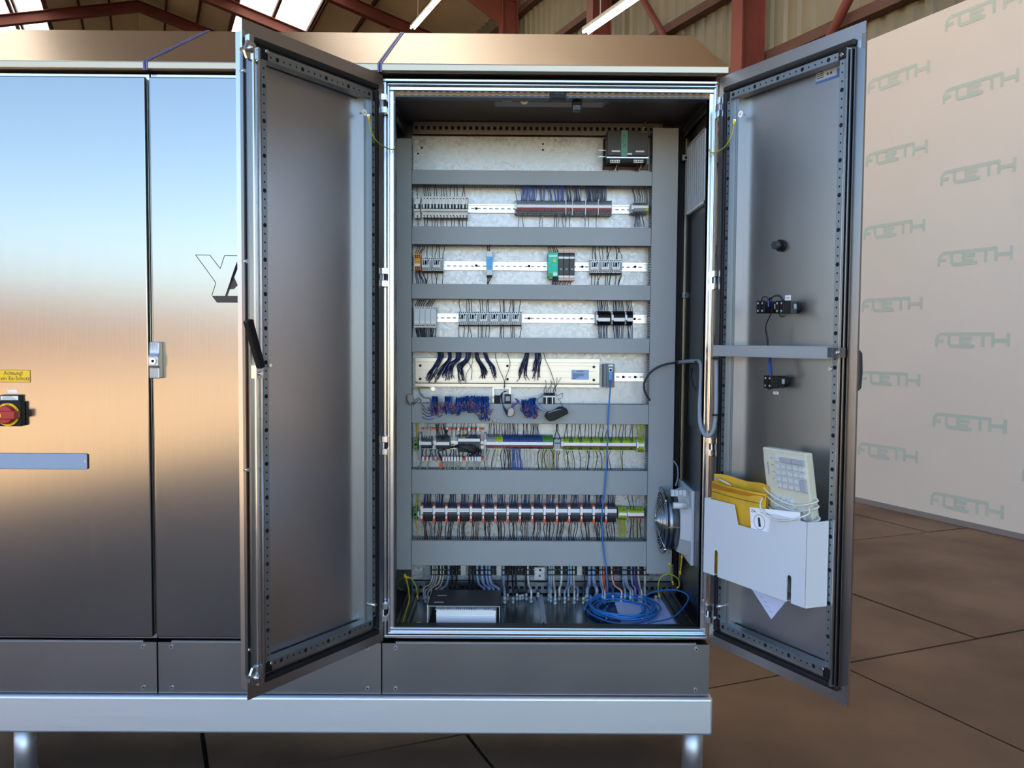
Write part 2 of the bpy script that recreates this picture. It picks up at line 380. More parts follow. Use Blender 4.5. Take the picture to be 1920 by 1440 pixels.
# lock handle of the middle cabinet
p0, p1 = A(286, 641, -.022), A(306, 709, -.022)
q = MB(); yb, z0, z1, x0, x1 = -.022, p1.z, p0.z, p0.x, p1.x
h = z1-z0
q.prism([(yb, z0), (yb-.03, z0), (yb-.03, z0+h*.3), (yb-.04, z0+h*.34), (yb-.04, z0+h*.6), (yb-.03, z0+h*.68), (yb-.026, z1), (yb, z1)], 0, x0, x1, M('handle_zinc', (190, 188, 186), .4, .7))
hd = q.build('handle', dB, bevel=.003)
q = MB(); q.cyl(((x0+x1)/2, yb-.044, z0+h*.48), ((x0+x1)/2, yb-.04, z0+h*.48), .011, ZINC, 16); q.build('lock_cylinder', dB); q = MB(); q.cyl(((x0+x1)/2, yb-.0445, z0+h*.48), ((x0+x1)/2, yb-.0438, z0+h*.48), .005, HOLE, 10)
q.build('key_slot', dB)
for k in range(4):
    q = MB(); q.box(x0+.004+k*.007, x0+.006+k*.007, yb-.0315, yb-.03, z0+.003, z0+h*.28, MGREY); q.box(x0+.004+k*.007, x0+.006+k*.007, yb-.0288, yb-.027, z0+h*.7, z1-.004, MGREY); q.build('flute', dB, kind='stuff')
# engraved letters Y and A on the middle door
ENG = M('engraving', (74, 66, 60), .6)
def EP(px, py): return A(350+px/12, 460+py/12, -.0224)
q = MB()
def eline(pts, t=.0012):
    pts = [EP(*p) for p in pts]
    for a, b in zip(pts, pts[1:]):
        d_ = (b-a).normalized(); n_ = Vector((-d_.z, 0, d_.x))*t
        q.add([a+n_, b+n_, b-n_, a-n_], [(0, 1, 2, 3)], ENG)
eline([(200, 215), (520, 220), (755, 525), (850, 232), (1230, 236)]); eline([(200, 215), (600, 760), (640, 820), (645, 880), (565, 1130)]); eline([(1230, 240), (870, 1140)])
q.build('letter_outline', dB)
q = MB()
for poly in ([(565, 1135), (680, 1290), (1500, 1292), (1400, 1135)], [(865, 1135), (920, 1135), (1130, 560), (1130, 360)], [(960, 990), (1060, 985), (1150, 900), (1060, 700), (1150, 520), (1130, 360), (990, 760)]):
    q.add([tuple(EP(*p)) for p in poly], [tuple(range(len(poly)))], ENG)
q.build('letter_shadow', dB)
# things on the far door
def flat(name, label, cat, px0, py0, px1, py1, Y, t, mt, bevel=0):
    a, b = A(px0, py0, Y), A(px1, py1, Y)
    q = MB(); q.box(a.x, b.x, Y-t, Y, b.z, a.z, mt); return q, a, b
R_, U_ = Vector((1, 0, 0)), Vector((0, 0, 1))
a, b = A(-52, 693, -.022), A(57.5, 717, -.022)
ws = T('warning_sign', 'yellow warning sign with two lines of black text on the steel door', 'sign', ((a.x+b.x)/2, -.022, b.z))
MB().box(a.x, b.x, -.0235, -.022, b.z, a.z, YELLOW).build('sign_plate', ws)
q = MB(); sz = (a.z-b.z); xc = A(25.5, 700, -.022).x
q.text('Achtung!', sz*.43, (xc, -.024, b.z+sz*.73), R_, U_, INK); q.text('Kein Ex-Schutz', sz*.43, (A(56, 700, -.022).x, -.024, b.z+sz*.31), R_, U_, INK, 'RIGHT')
q.ring(a.x, b.x, b.z, a.z, .0012, -.0238, -.0235, INK); q.build('lettering', ws)
a, b = A(-14, 752, -.022), A(48.5, 798, -.022); cx, cz, hw = (a.x+b.x)/2, (a.z+b.z)/2, (b.x-a.x)/2
sw = T('main_switch', 'red and yellow rotary main switch on a black plate', 'switch', (cx, -.022, b.z))
MB().box(a.x, b.x, -.05, -.022, b.z, a.z, BLACK).build('base_plate', sw, bevel=.004)
qx = A(16, 777, -.05)
MB().cyl((qx.x, -.056, qx.z), (qx.x, -.05, qx.z), .04, YELLOW, 32).build('dial_ring', sw)
q = MB(); q.cyl((qx.x, -.078, qx.z), (qx.x, -.056, qx.z), .031, REDB, 28, .034); q.box(qx.x-.044, qx.x+.043, -.09, -.06, qx.z-.014, qx.z+.014, REDB); q.build('knob', sw, bevel=.003)
q = MB(); q.box(qx.x-.04, qx.x-.002, -.0915, -.09, qx.z-.006, qx.z+.005, YELLOW); q.build('pointer', sw)
q = MB()
for t_, ang in (('0', 30), ('ON', 90), ('0', 150), ('I', 200), ('I', 250)):
    q.text(t_, .009, (qx.x+.036*cos(radians(ang)), -.0565, qx.z+.036*sin(radians(ang))), R_, U_, INK)
q.build('lettering', sw)
a, b = A(6, 740, -.022), A(42, 750, -.022)
q = MB(); q.box(a.x, b.x, -.04, -.022, b.z-.008, a.z, BLACK); q.build('label_holder', sw)
q = MB(); q.box(a.x+.003, b.x-.004, -.0415, -.04, b.z+.001, a.z-.003, WHITE)
for k in range(3): q.box(a.x+.008, b.x-.012-k*.006, -.0417, -.0415, b.z+.004+k*.004, b.z+.0055+k*.004, INK)
q.build('name_plate', sw)
q, a, b = flat('l', '', '', 15, 730.5, 33, 736.5, -.022, .001, WHITE); q.build('device_label', loc=(a.x, -.022, b.z), label='small white device label stuck above the main switch', cat='label')
a, b = A(-70, 849, -.022), A(165, 880, -.022)
dh = T('rail_strip', 'long pale blue plastic strip screwed across the steel door', 'strip', (a.x, -.022, b.z))
MB().box(a.x, b.x, -.03, -.022, b.z, a.z, M('strip_blue', (152, 168, 190), .5)).build('strip', dh, bevel=.003)
q = MB(); s = A(160, 865, -.03); q.cyl((s.x, -.032, s.z), (s.x, -.03, s.z), .003, ZINC, 10); q.box(s.x-.001, s.x+.006, -.0305, -.0299, b.z+.003, a.z-.003, MGREY); q.build('screw', dh)
# blue straps over the hood seams
STRAP = M('blue_strap', (84, 92, 150), .5)
for x, lb in ((-.8075, 'blue strap lying over the hood seam between the two closed cabinets'), (-.0005, 'blue strap over the hood seam beside the open cabinet')):
    q = MB(); zf0, zf1, zr, yb = Z0+2.008, Z0+2.033, Z0+2.358, .597
    q.prism([(-.032, zf0-.004), (-.034, zf1+.001), (yb, zr+.004), (yb, zr+.0005), (-.031, zf1), (-.031, zf0-.004)], 0, x-.008, x-.002, STRAP)
    q.prism([(-.032, zf0-.004), (-.034, zf1+.001), (yb, zr+.004), (yb, zr+.0005), (-.031, zf1), (-.031, zf0-.004)], 0, x+.001, x+.007, STRAP)
    q.build('strap', loc=(x, -.03, zf0), label=lb, cat='strap')

# ------------------------------------------------------------------ open cabinet
oc = T('control_cabinet', 'open stainless control cabinet with both doors swung wide and its wiring exposed', 'cabinet', (W/2, .3, Z0-.2))
hood(oc, .001, W+.022); plinth(oc, 0, W)
q = MB(); z0, z1 = Z0, Z0+2.0
q.ring(.004, W-.004, z0+.002, z1-.004, .012, .012, .05, FRAME)      # outer lip
q.ring(.014, W-.014, z0+.012, z1-.016, .010, .03, .05, RUBBER)      # groove
q.ring(.020, W-.012, z0+.018, z1-.022, .008, .004, .05, FRAME)      # ridge
q.ring(.026, W-.018, z0+.024, z1-.030, .016, .016, .05, FRAME)
q.build('frame', oc, bevel=.003)
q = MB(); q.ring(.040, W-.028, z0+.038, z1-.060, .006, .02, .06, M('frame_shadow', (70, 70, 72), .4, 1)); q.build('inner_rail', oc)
DARKSTEEL = M('interior_steel', (120, 120, 122), .3, 1, rvar=.05, vscale=3)  # darker than the door steel: the unlit interior is put into the colour
q = MB(); q.box(-.03, W, D-.004, D, z0, z1, DARKSTEEL); q.build('rear_panel', oc)
q = MB(); q.box(W-.004, W, .05, D-.004, z0, z1, DARKSTEEL); q.build('side_panel', oc)
q = MB(); q.box(-.03, W-.004, .02, D-.004, z1-.012, z1-.004, M('roof_plate', (96, 92, 86), .5, .3)); q.build('roof_plate', oc)  # dark grey carries the lack of light under the roof
# gland plates in the bottom, with a seam between the two halves
xm = A(1018, 1140, .3).x
GLP = M('gland_plate', (110, 114, 118), .22, 1, rvar=.06, vscale=5)
q = MB(); q.box(.03, xm-.002, .06, .52, z0+.008, z0+.012, GLP); q.build('gland_plate', oc)
q = MB(); q.box(xm+.002, W-.05, .06, .52, z0+.008, z0+.012, GLP); q.build('gland_plate', oc)
q = MB(); q.box(-.03, W, .03, D, z0, z0+.006, BLACK); q.box(xm-.012, xm+.008, .06, .52, z0+.012, z0+.015, MGREY); q.build('bottom_frame', oc)
# slotted rails round the inside
def slotrail(name, p0, p1, wdir, ndir, wid, thick, pitch, sl, mt, rows=1):
    p0, p1, wdir, ndir = Vector(p0), Vector(p1), Vector(wdir), Vector(ndir); d_ = (p1-p0); L = d_.length; d_ /= L
    def xf(x, y, z): return p0+d_*x+wdir*y+ndir*z
    q = MB(xf); q.box(0, L, 0, wid, 0, thick, mt); n_ = int(L/pitch)
    for r in range(rows):
        yc = wid*(r+.5)/rows
        for k in range(n_):
            x = (k+.5)*pitch; q.box(x-sl/2, x+sl/2, yc-wid*.14/rows, yc+wid*.14/rows, thick, thick+.0004, HOLE)
    return q.build(name, oc)
BRZ = M('profile_steel', (150, 142, 132), .35, .9)
slotrail('slotted_rail', (.04, .07, z0+.0125), (W-.05, .07, z0+.0125), (0, -1, 0), (0, 0, 1), .04, .012, .025, .014, DARKSTEEL)
slotrail('slotted_rail', (.035, .05, z0+.014), (.035, .55, z0+.014), (1, 0, 0), (0, 0, 1), .05, .012, .02, .012, DARKSTEEL, 2)
slotrail('slotted_rail', (W-.035, .05, z0+.014), (W-.035, .55, z0+.014), (-1, 0, 0), (0, 0, 1), .06, .012, .02, .012, DARKSTEEL, 2)
slotrail('slotted_rail', (.05, .53, z0+.02), (W-.02, .53, z0+.02), (0, 0, 1), (0, -1, 0), .045, .01, .025, .014, DARKSTEEL)
slotrail('slotted_rail', (.05, .57, z0+1.935), (W-.1, .57, z0+1.935), (0, 0, 1), (0, -1, 0), .05, .01, .025, .013, BRZ)
slotrail('slotted_rail', (.04, .06, z1-.065), (W-.04, .06, z1-.065), (0, 0, 1), (0, -1, 0), .022, .012, .025, .014, BRZ)
slotrail('slotted_rail', (.012, .05, z1-.075), (.012, .56, z1-.075), (0, 0, 1), (1, 0, 0), .055, .01, .02, .011, DARKSTEEL, 2)
slotrail('slotted_rail', (W-.012, .05, z1-.075), (W-.012, .56, z1-.075), (0, 0, 1), (-1, 0, 0), .055, .01, .02, .011, DARKSTEEL, 2)
# rear corner posts with punched holes
xa, xb = A(1281, 640, .56).x, A(1303, 640, .53).x
slotrail('corner_post', (xa-.008, .55, z0+.05), (xa-.008, .55, z1-.08), (1, 0, 0), (0, -1, 0), .02, .012, .0175, .010, BRZ)
slotrail('corner_post', (xb-.014, .53, z0+.05), (xb-.014, .53, z1-.08), (1, 0, 0), (0, -1, 0), .022, .012, .0175, .010, BRZ)
q = MB(); q.box(xa+.013, xb-.016, .52, .58, z0+.03, z1-.03, BLACK); q.box(xa-.03, xa-.01, .56, .59, z0+.03, z1-.03, BLACK); q.build('post_core', oc)
for py in (297, 554, 833):
    p = A(1285, py, .53); q = MB(); q.box(p.x-.015, p.x+.03, .515, .53, p.z-.01, p.z+.012, MGREY); q.cyl((p.x, .512, p.z), (p.x, .516, p.z), .006, BLACK, 8); q.build('rail_bracket', oc)
# mounting plate and back rails
q = MB(); q.box(.045, 1.13, .56, .563, z0+.0628, z0+1.9255, GALV); mp_ = q.build('mounting_plate', oc)
for px, py in ((791, 277), (784, 288), (1018, 270), (1018, 281)):
    p = A(px, py, .56); MB().cyl((p.x, .5594, p.z), (p.x, .5602, p.z), .0045, HOLE, 10).build('hole', mp_)
for px, py in ((781, 266), (790, 1067), (812, 729)):
    p = A(px, py, .56); MB().cyl((p.x, .555, p.z), (p.x, .56, p.z), .009, ZINC, 12).cyl((p.x, .552, p.z), (p.x, .555, p.z), .005, ZINC, 6).build('bolt', mp_)
# hinges on the frame
def hinge(px, py, side):
    p = A(px, py, -.01); q = MB()
    for dz in (.022, -.022): q.box(p.x-.011, p.x+.009, -.022, .006, p.z+dz-.011, p.z+dz+.011, FRAME)
    q.box(p.x-.004, p.x+.006, -.016, .0, p.z-.012, p.z+.012, BLACK); q.cyl((p.x-.006, -.014, p.z-.034), (p.x-.006, -.014, p.z+.034), .0045, ZINC, 10)
    q.build('hinge', oc, bevel=.0015)
for px, py in ((721, 195), (722, 520), (722.5, 835), (722, 1147)): hinge(px, py, 0)
for px, py in ((1352, 201), (1343, 525), (1337, 838), (1330, 1150)): hinge(px, py, 1)

# ------------------------------------------------------------------ doors
def door(th, P, sgn, name):
    es = Vector((cos(th), -sin(th), 0)); en = Vector((sin(th) if sgn > 0 else -sin(th), cos(th)*sgn if sgn > 0 else -cos(th), 0))
    P = Vector(P)
    def xf(s_, n_, z_): return P+es*s_+en*n_+Vector((0, 0, z_))
    def loc(px, py, n=0):               # pixel -> (s, z) on the plane at height n above the inner skin
        d = ray(px, py); O = P+en*n; t = (O-CAM).dot(en)/d.dot(en); w_ = CAM+d*t-O; return w_.dot(es), w_.z
    return xf, loc
TL, TR = 2.1403, 1.0865
xL, lL = door(TL, (0, -.02, Z0), 1, 'L'); xR, lR = door(TR, (W, -.02, Z0), -1, 'R')
HOLEM = HOLE
PERF = M('perforated_tube', (150, 160, 166), .35, .9)
def perf(q, s0, s1, z0_, z1_, n0, n1, mt, along, skip=None):
    q.box(s0, s1, n0, n1, z0_, z1_, mt)
    a0, a1 = (s0, s1) if along == 's' else (z0_, z1_)
    k = 0; x = a0+.0225
    while x < a1-.01:
        r = .0065 if k % 4 == 0 else .0028
        c = (x, (z0_+z1_)/2) if along == 's' else ((s0+s1)/2, x)
        q.cyl((c[0], n1, c[1]), (c[0], n1+.0004, c[1]), r, HOLE, 12); k += 1; x += .025
def build_door(xf, loc, rl, nm, tk=.03, e0=.592):
    # rl: rail corner measurements (s of hinge rail, s of free rail, z bottom, z top) on the plane n = .045
    sh, sf, zb, zt = rl
    q = MB(xf); q.box(-.012, .599, -.003, 0, .0, 2.0, STEELIN); q.box(-.005, .598, -tk, -.003, .03, 1.966, STEELIN)
    q.box(e0, .602, -.004, .003, .03, 1.966, FRAME)
    d = q.build('door', oc); tag(d, nm)
    q = MB(xf)                                                    # seal
    q.ring(.02, .57, .036, 1.958, .02, 0, .014, RUBBER); q.build('seal', d, bevel=.006)
    q = MB(xf); perf(q, sh, sf, zt-.022, zt, .008, .045, PERF, 's'); q.build('perforated_rail', d)
    q = MB(xf); perf(q, sh, sf, zb, zb+.022, .008, .045, PERF, 's'); q.build('perforated_rail', d)
    q = MB(xf); perf(q, sf-.002, sf+.018, zb-.004, zt-.018, .008, .046, PERF, 'z'); q.build('perforated_rail', d)
    q = MB(xf); perf(q, sh-.004, sh+.012, zb+.02, zt-.02, .008, .046, PERF, 'z'); q.build('perforated_rail', d)
    q = MB(xf); q.box(sh+.012, sh+.034, .0, .03, zb+.02, zt-.022, M('door_profile', (172, 175, 178), .38, .9)); q.box(sh+.022, sh+.024, .03, .0304, zb+.02, zt-.022, DARKSTEEL); q.build('inner_profile', d)
    q = MB(xf)
    for (a, b) in ((sf-.006, sf+.02), ):
        for z in (zt-.024, zb-.008): q = MB(xf); q.box(a, b, .004, .049, z, z+.03, BLACK); q.build('corner_piece', d, bevel=.002)
    for z in (zt-.03, zb-.002): q = MB(xf); q.box(sh-.008, sh+.008, .004, .047, z, z+.034, BLACK); q.build('corner_piece', d, bevel=.002)
    return d
s1, zt1 = lL(499, 83, .045); s1b, zb1 = lL(505, 1258, .045); s0, zt0 = lL(704, 187, .045); s0b, zb0 = lL(699, 1170, .045)
dL = build_door(xL, lL, ((s0+s0b)/2, (s1+s1b)/2, (zb1+zb0)/2, (zt1+zt0)/2), 'open door with locking rods and black lever, swung back toward the closed cabinets')
s2, zt2 = lR(1576, 85, .045); s2b, zb2 = lR(1548, 1262, .045); s3, zt3 = lR(1367, 184, .045); s3b, zb3 = lR(1346, 1180, .045)
dR = build_door(xR, lR, ((s3+s3b)/2, (s2+s2b)/2, (zb2+zb3)/2, (zt2+zt3)/2), 'open door carrying the document pocket and control buttons', .006, .588)
sfL, sfR, shL, shR = (s1+s1b)/2, (s2+s2b)/2, (s0+s0b)/2, (s3+s3b)/2
# lock rods and channels at the free edges
q = MB(xL); a = sfL+.02
for k, (w_, n_, mt) in enumerate(((.008, .046, FRAME), (.006, .03, ZINC), (.006, .04, FRAME), (.008, .026, DARKSTEEL))): q.box(a, a+w_, .004, n_, .07, 1.915, mt); a += w_
q.build('locking_rod', dL)
q = MB(xL); q.box(sfL+.052, sfL+.055, 0, .012, .08, 1.9, DARKSTEEL); q.build('channel', dL)
q = MB(xR); a = sfR+.016
for k, (w_, n_, mt) in enumerate(((.005, .046, FRAME), (.004, .02, ZINC), (.004, .034, DARKSTEEL), (.004, .018, RUBBER), (.004, .026, DARKSTEEL))): q.box(a, a+w_, .002, n_, .06, 1.925, mt); a += w_
q.build('locking_rod', dR)
q = MB(xR); q.box(.571, .581, 0, .002, .05, 1.95, ZINC)
for z in [.06+.021*k for k in range(90)]:
    if int(z*7) % 3 != 1: q.box(.573, .579, .002, .0026, z, z+(.012 if int(z*11) % 2 else .006), HOLE)
q.build('strike_strip', dR)
# latch cams, bolts and the lever on the first door
def cam(px, py, zs):
    s_, z_ = lL(px, py, .03); q = MB(xL)
    q.prism([(s_+.022, z_-.012*zs), (s_+.012, z_+.026*zs), (s_-.012, z_+.02*zs), (s_-.024, z_-.004*zs), (s_-.012, z_-.026*zs), (s_+.012, z_-.03*zs)], 1, .024, .032, ZINC) if False else None
    poly = [(s_+.026, z_-.01*zs), (s_+.014, z_+.022*zs), (s_-.012, z_+.02*zs), (s_-.03, z_-.012*zs), (s_-.008, z_-.03*zs), (s_+.016, z_-.03*zs)]
    q.add([(p[0], .026, p[1]) for p in poly]+[(p[0], .034, p[1]) for p in poly], [tuple(range(6)), tuple(range(11, 5, -1))]+[(i, (i+1) % 6, 6+(i+1) % 6, 6+i) for i in range(6)], FRAME)
    q.cyl((s_+.006, .0, z_), (s_+.006, .046, z_), .009, ZINC, 8); q.cyl((s_+.006, .046, z_), (s_+.006, .05, z_), .006, FRAME, 6)
    q.box(s_-.012, s_+.004, .012, .03, z_+.02*zs, z_+.042*zs, ZINC) if zs > 0 else q.box(s_-.03, s_-.008, .012, .03, z_-.002+.03*zs, z_+.012+.03*zs, ZINC)
    q.ball((s_-.018, .036, z_-.03*zs), .008, ZINC); q.build('latch_cam', dL)
cam(470, 92, 1); cam(481, 1268, -1)
q = MB(xL); a, b = lL(465, 600, .06), lL(490, 690, .06)
dx, dz = b[0]-a[0], b[1]-a[1]; l = math.hypot(dx, dz); nx, nz = -dz/l*.011, dx/l*.011
poly = [(a[0]+nx, a[1]+nz), (b[0]+nx*.9, b[1]+nz*.9), (b[0]-nx*.9, b[1]-nz*.9), (a[0]-nx*1.1, a[1]-nz*1.1)]
q.add([(p[0], .048, p[1]) for p in poly]+[(p[0], .07, p[1]) for p in poly], [(0, 1, 2, 3), (7, 6, 5, 4), (0, 4, 5, 1), (1, 5, 6, 2), (2, 6, 7, 3), (3, 7, 4, 0)], BLACK)
q.build('lever', dL, bevel=.004)
q = MB(xL); s_, z_ = lL(488, 698, .05); q.box(s_-.012, s_+.014, .01, .05, z_-.018, z_+.02, ZINC); q.cyl((s_, .05, z_-.004), (s_, .056, z_-.004), .006, FRAME, 8); q.build('lever_bracket', dL)
for i, (px, py) in enumerate(((456, 133), (460, 490), (463, 881), (467, 1218))):
    s_, z_ = lL(px, py, .01); MB(xL).cyl((s_, 0, z_), (s_, .016, z_), .0055, ZINC, 10).build('bolt', dL)
for px, py in ((499, 97), (505, 685), (508, 1243)):
    s_, z_ = lL(px, py, .047); MB(xL).cyl((s_, .046, z_), (s_, .053, z_), .006, FRAME, 8).build('bolt', dL)
for px, py in ((1580, 103), (1558, 692), (1543, 1254), (1341, 1158)):
    s_, z_ = lR(px, py, .047); MB(xR).cyl((s_, .046, z_), (s_, .053, z_), .006, FRAME, 8).build('bolt', dR)
for d_, xf_, lc, px, py in ((dL, xL, lL, 692, 1132), (dR, xR, lR, 1357, 1135)):
    s_, z_ = lc(px, py, .03); MB(xf_).cyl((s_, .0, z_), (s_, .06, z_), .0055, ZINC, 10).build('stud', d_)
# earth marks
for d_, xf_, lc, px, py in ((dL, xL, lL, 683, 211), (dR, xR, lR, 1389, 214)):
    s_, z_ = lc(px, py, .04); q = MB(lambda x, y, z, f_=xf_: f_(x, y+.022, z)); q.cyl((s_, .0, z_), (s_, .018, z_), .003, ZINC, 6); q.cyl((s_, .018, z_), (s_, .02, z_), .011, WHITE, 18); q.box(s_-.005, s_+.005, .02, .0205, z_-.001, z_, INK); q.box(s_-.0005, s_+.0005, .02, .0205, z_, z_+.006, INK); q.box(s_-.003, s_+.003, .02, .0205, z_-.003, z_-.0022, INK); q.build('earth_mark', d_)
# outer swing handle seen edge-on behind the second door
a, b = lR(1600, 655, -.03), lR(1600, 733, -.03)
q = MB(xR); q.prism([(-.03, b[1]), (-.03, a[1]), (-.05, a[1]-.004), (-.058, (a[1]+b[1])/2), (-.05, b[1]+.004)], 0, .562, .59, MGREY) if False else q.add(
    [(s_, n_, z_) for s_ in (.57, .602) for (n_, z_) in ((-.006, b[1]), (-.006, a[1]), (-.02, a[1]-.01), (-.024, (a[1]+b[1])/2), (-.02, b[1]+.01))],
    [(0, 1, 2, 3, 4), (9, 8, 7, 6, 5)]+[(i, (i+1) % 5, 5+(i+1) % 5, 5+i) for i in range(5)], DARKG)
q.build('handle', dR, bevel=.003)
# maker's label
a, b = lR(1530, 138, .001), lR(1578, 118, .001); c = lR(1531, 158, .001)
s0_, s1_, z1_, z0_ = a[0], a[0]+.1, a[1]+.004, c[1]
q = MB(xR); q.box(s0_, s1_, 0, .001, z0_, z1_, M('type_label', (168, 180, 196), .5)); q.box(s0_, s1_, .001, .0013, z0_, z0_+(z1_-z0_)*.2, M('type_label_blue', (70, 110, 170), .5))
for k in range(5): q.box(s0_+.004, s0_+.03, .001, .0013, z0_+.014+k*.006, z0_+.0165+k*.006, INK)
for sx in (.045, .058): q.cyl((s0_+sx, .001, z0_+.02), (s0_+sx, .0013, z0_+.02), .004, INK, 10)
q.box(s0_+.08, s1_, .001, .0014, z0_+.006, z0_+.026, M('type_label_blue', (70, 110, 170)))
q.build('type_label', dR)
# ================================================================== inside the cabinet: ducts, rails, devices
YD, YP = .47, .56                          # duct lid front, mounting plate front
def X(px, py, Y): return A(px, py, Y).x
def Z(px, py, Y): return A(px, py, Y).z
def duct(label, x0, x1, z0_, z1_, vert=False, ends=''):
    t = T('wiring_duct', label, 'wiring duct', ((x0+x1)/2, YP, z0_), 'grey wiring ducts on the mounting plate')
    q = MB(); q.box(x0, x1, YD, YD+.004, z0_, z1_, DUCT)
    if vert: q.box(x0, x0+.002, YD, YD+.012, z0_, z1_, DUCT); q.box(x1-.002, x1, YD, YD+.012, z0_, z1_, DUCT)
    else: q.box(x0, x1, YD, YD+.012, z0_, z0_+.002, DUCT); q.box(x0, x1, YD, YD+.012, z1_-.002, z1_, DUCT)
    q.build('lid', t, bevel=.0015)
    q = MB(); p_ = .0106; w_ = .0062
    if vert:
        q.box(x0+.003, x1-.003, YP-.003, YP, z0_, z1_, DUCT)
        for xs in (x0+.003, x1-.005):
            q.box(xs, xs+.002, YP-.018, YP, z0_, z1_, DUCT); n_ = int((z1_-z0_)/p_)
            for k in range(n_): q.box(xs, xs+.002, YD+.006, YP-.018, z0_+k*p_, z0_+k*p_+w_, DUCT)
    else:
        q.box(x0, x1, YP-.003, YP, z0_+.003, z1_-.003, DUCT)
        for zs in (z0_+.003, z1_-.005):
            q.box(x0, x1, YP-.018, YP, zs, zs+.002, DUCT); n_ = int((x1-x0)/p_)
            for k in range(n_): q.box(x0+k*p_, x0+k*p_+w_, YD+.006, YP-.018, zs, zs+.002, DUCT)
    q.build('slotted_body', t)
    q = MB(); q.box(x0+.008, x1-.008, YD+.016, YP-.006, z0_+.008, z1_-.008, BLACK); q.build('dark_wire_fill', t, kind='stuff')  # black box added to darken the duct behind its fingers, standing for wires
    return t
XL0, XR0, XR1 = .0545, 1.0288, 1.134
duct('vertical grey duct on the mounting plate beside the hinge side of the lever door', -.026, XL0-.001, Z0+.130, Z0+1.895, True)
duct('wide vertical grey duct on the mounting plate on the fan side', XR0, XR1, Z0+.118, Z0+1.945, True)
DZ = [(1.770, 1.712), (1.543, 1.470), (1.310, 1.249), (1.093, 1.032), (.8217, .7404), (.548, .4466), (.253, .148)]
DL = ['grey horizontal duct under the power supply, topmost of the seven', 'grey horizontal duct between the circuit breakers and the orange relay', 'grey horizontal duct just above the row of six contactors',
      'grey horizontal duct with dark blue wire bunches hanging from it', 'grey horizontal duct behind the tangle of loose blue wires', 'wide grey horizontal duct between the two lowest terminal rows', 'wide grey horizontal duct, lowest of the seven, above the cable clamps']
for (a, b), lb in zip(DZ, DL): duct(lb, XL0, XR0-.001, Z0+b, Z0+a)
RAILM = M('din_rail', (228, 230, 230), .3, .85)
def rail(label, px0, px1, py, holes=(), h=.035):
    a, b = A(px0, py, YP-.01), A(px1, py, YP-.01)
    x0, x1, zc = a.x, b.x, (a.z+b.z)/2
    q = MB(); q.box(x0, x1, YP-.004, YP-.0002, zc-h*.36, zc+h*.36, RAILM)
    for s_ in (-1, 1):
        z_ = zc+s_*h*.36; q.box(x0, x1, YP-.012, YP-.0002, min(z_, z_+s_*.0015), max(z_, z_+s_*.0015), RAILM)
        q.box(x0, x1, YP-.0125, YP-.0112, min(z_, zc+s_*h/2), max(z_, zc+s_*h/2), RAILM)
    x = x0+.012
    while x < x1-.015: q.box(x, x+.015, YP-.0043, YP-.0039, zc-.0028, zc+.0028, MGREY); x += .025
    o = q.build('mounting_rail', loc=(x0, YP, zc-h/2), label=label, cat='rail', group='mounting rails on the plate')
    return o
rail('perforated metal rail carrying the circuit breakers and the long red striped terminal strip', 776, 1215, 391.5)
rail('perforated metal rail carrying the orange relay and turquoise isolator', 776, 1214, 499.5)
rail('perforated metal rail carrying the row of six contactors', 776, 1213, 597)
rail('short perforated metal rail beside the network switch', 1150, 1207, 707)
rail('perforated metal rail under the green and white terminal row', 783, 1210, 835)
rail('perforated metal rail under the sixteen orange marked terminal blocks', 783, 1208, 964)
for i_, (px, py) in enumerate(((893, 391), (893, 498), (992, 499), (1092, 500), (1191, 500), (992, 597), (1090, 597), (1190, 598), (1168.5, 707), (1191, 707))):
    p = A(px, py, YP-.005); MB().cyl((p.x, YP-.008, p.z), (p.x, YP-.0045, p.z), .0055, HOLE, 10).build('rail_screw', loc=(p.x, YP-.0045, p.z), label='small dark rail screw %s' % ('between the breakers and the long strip', 'left of the blue fronted module', 'between blue fronted and turquoise modules', 'beside the trio of contactors', 'at the fan side end of the relay rail', 'just past the six contactors', 'before the black terminal blocks', 'past the black terminal blocks', 'nearest to the network module', 'farther from the network module')[i_], cat='screw', group='dark screws in the mounting rails')

def wire(q, pts, mt, r=.0014, seg=4, n=4): return q.tube(smooth(pts, n), r, mt, seg, False)
def bundle(label, group, paths, loc=None, cat='wires', r=.0014):
    """paths: list of (points, material, radius or None, ferrule material or None)"""
    loc = loc or Vector(paths[0][0][0])
    t = T('wire_bundle', label, cat, loc, group)
    for p in paths:
        q = MB(); wire(q, p[0], p[1], p[2] if len(p) > 2 and p[2] else r)
        if len(p) > 3 and p[3]:
            a, b = Vector(p[0][-2]), Vector(p[0][-1]); d_ = (b-a).normalized(); q.tube([b-d_*.001, b+d_*.009], .0019, p[3], 4); q.tube([b+d_*.009, b+d_*.015], .0009, ZINC, 4)
        q.build('wire', t)
    return t
def drop(px0, py0, px1, py1, mt, r=None, Y0=.50, Y1=.505, bow=.004):
    a, b = A(px0, py0, Y0), A(px1, py1, Y1); w_ = rnd(-bow, bow)
    m1, m2 = a.lerp(b, .3), a.lerp(b, .7)
    m1.x = a.x*.85+b.x*.15+w_; m2.x = a.x*.15+b.x*.85+w_*.6
    return ([a, m1, m2, b], mt, r)

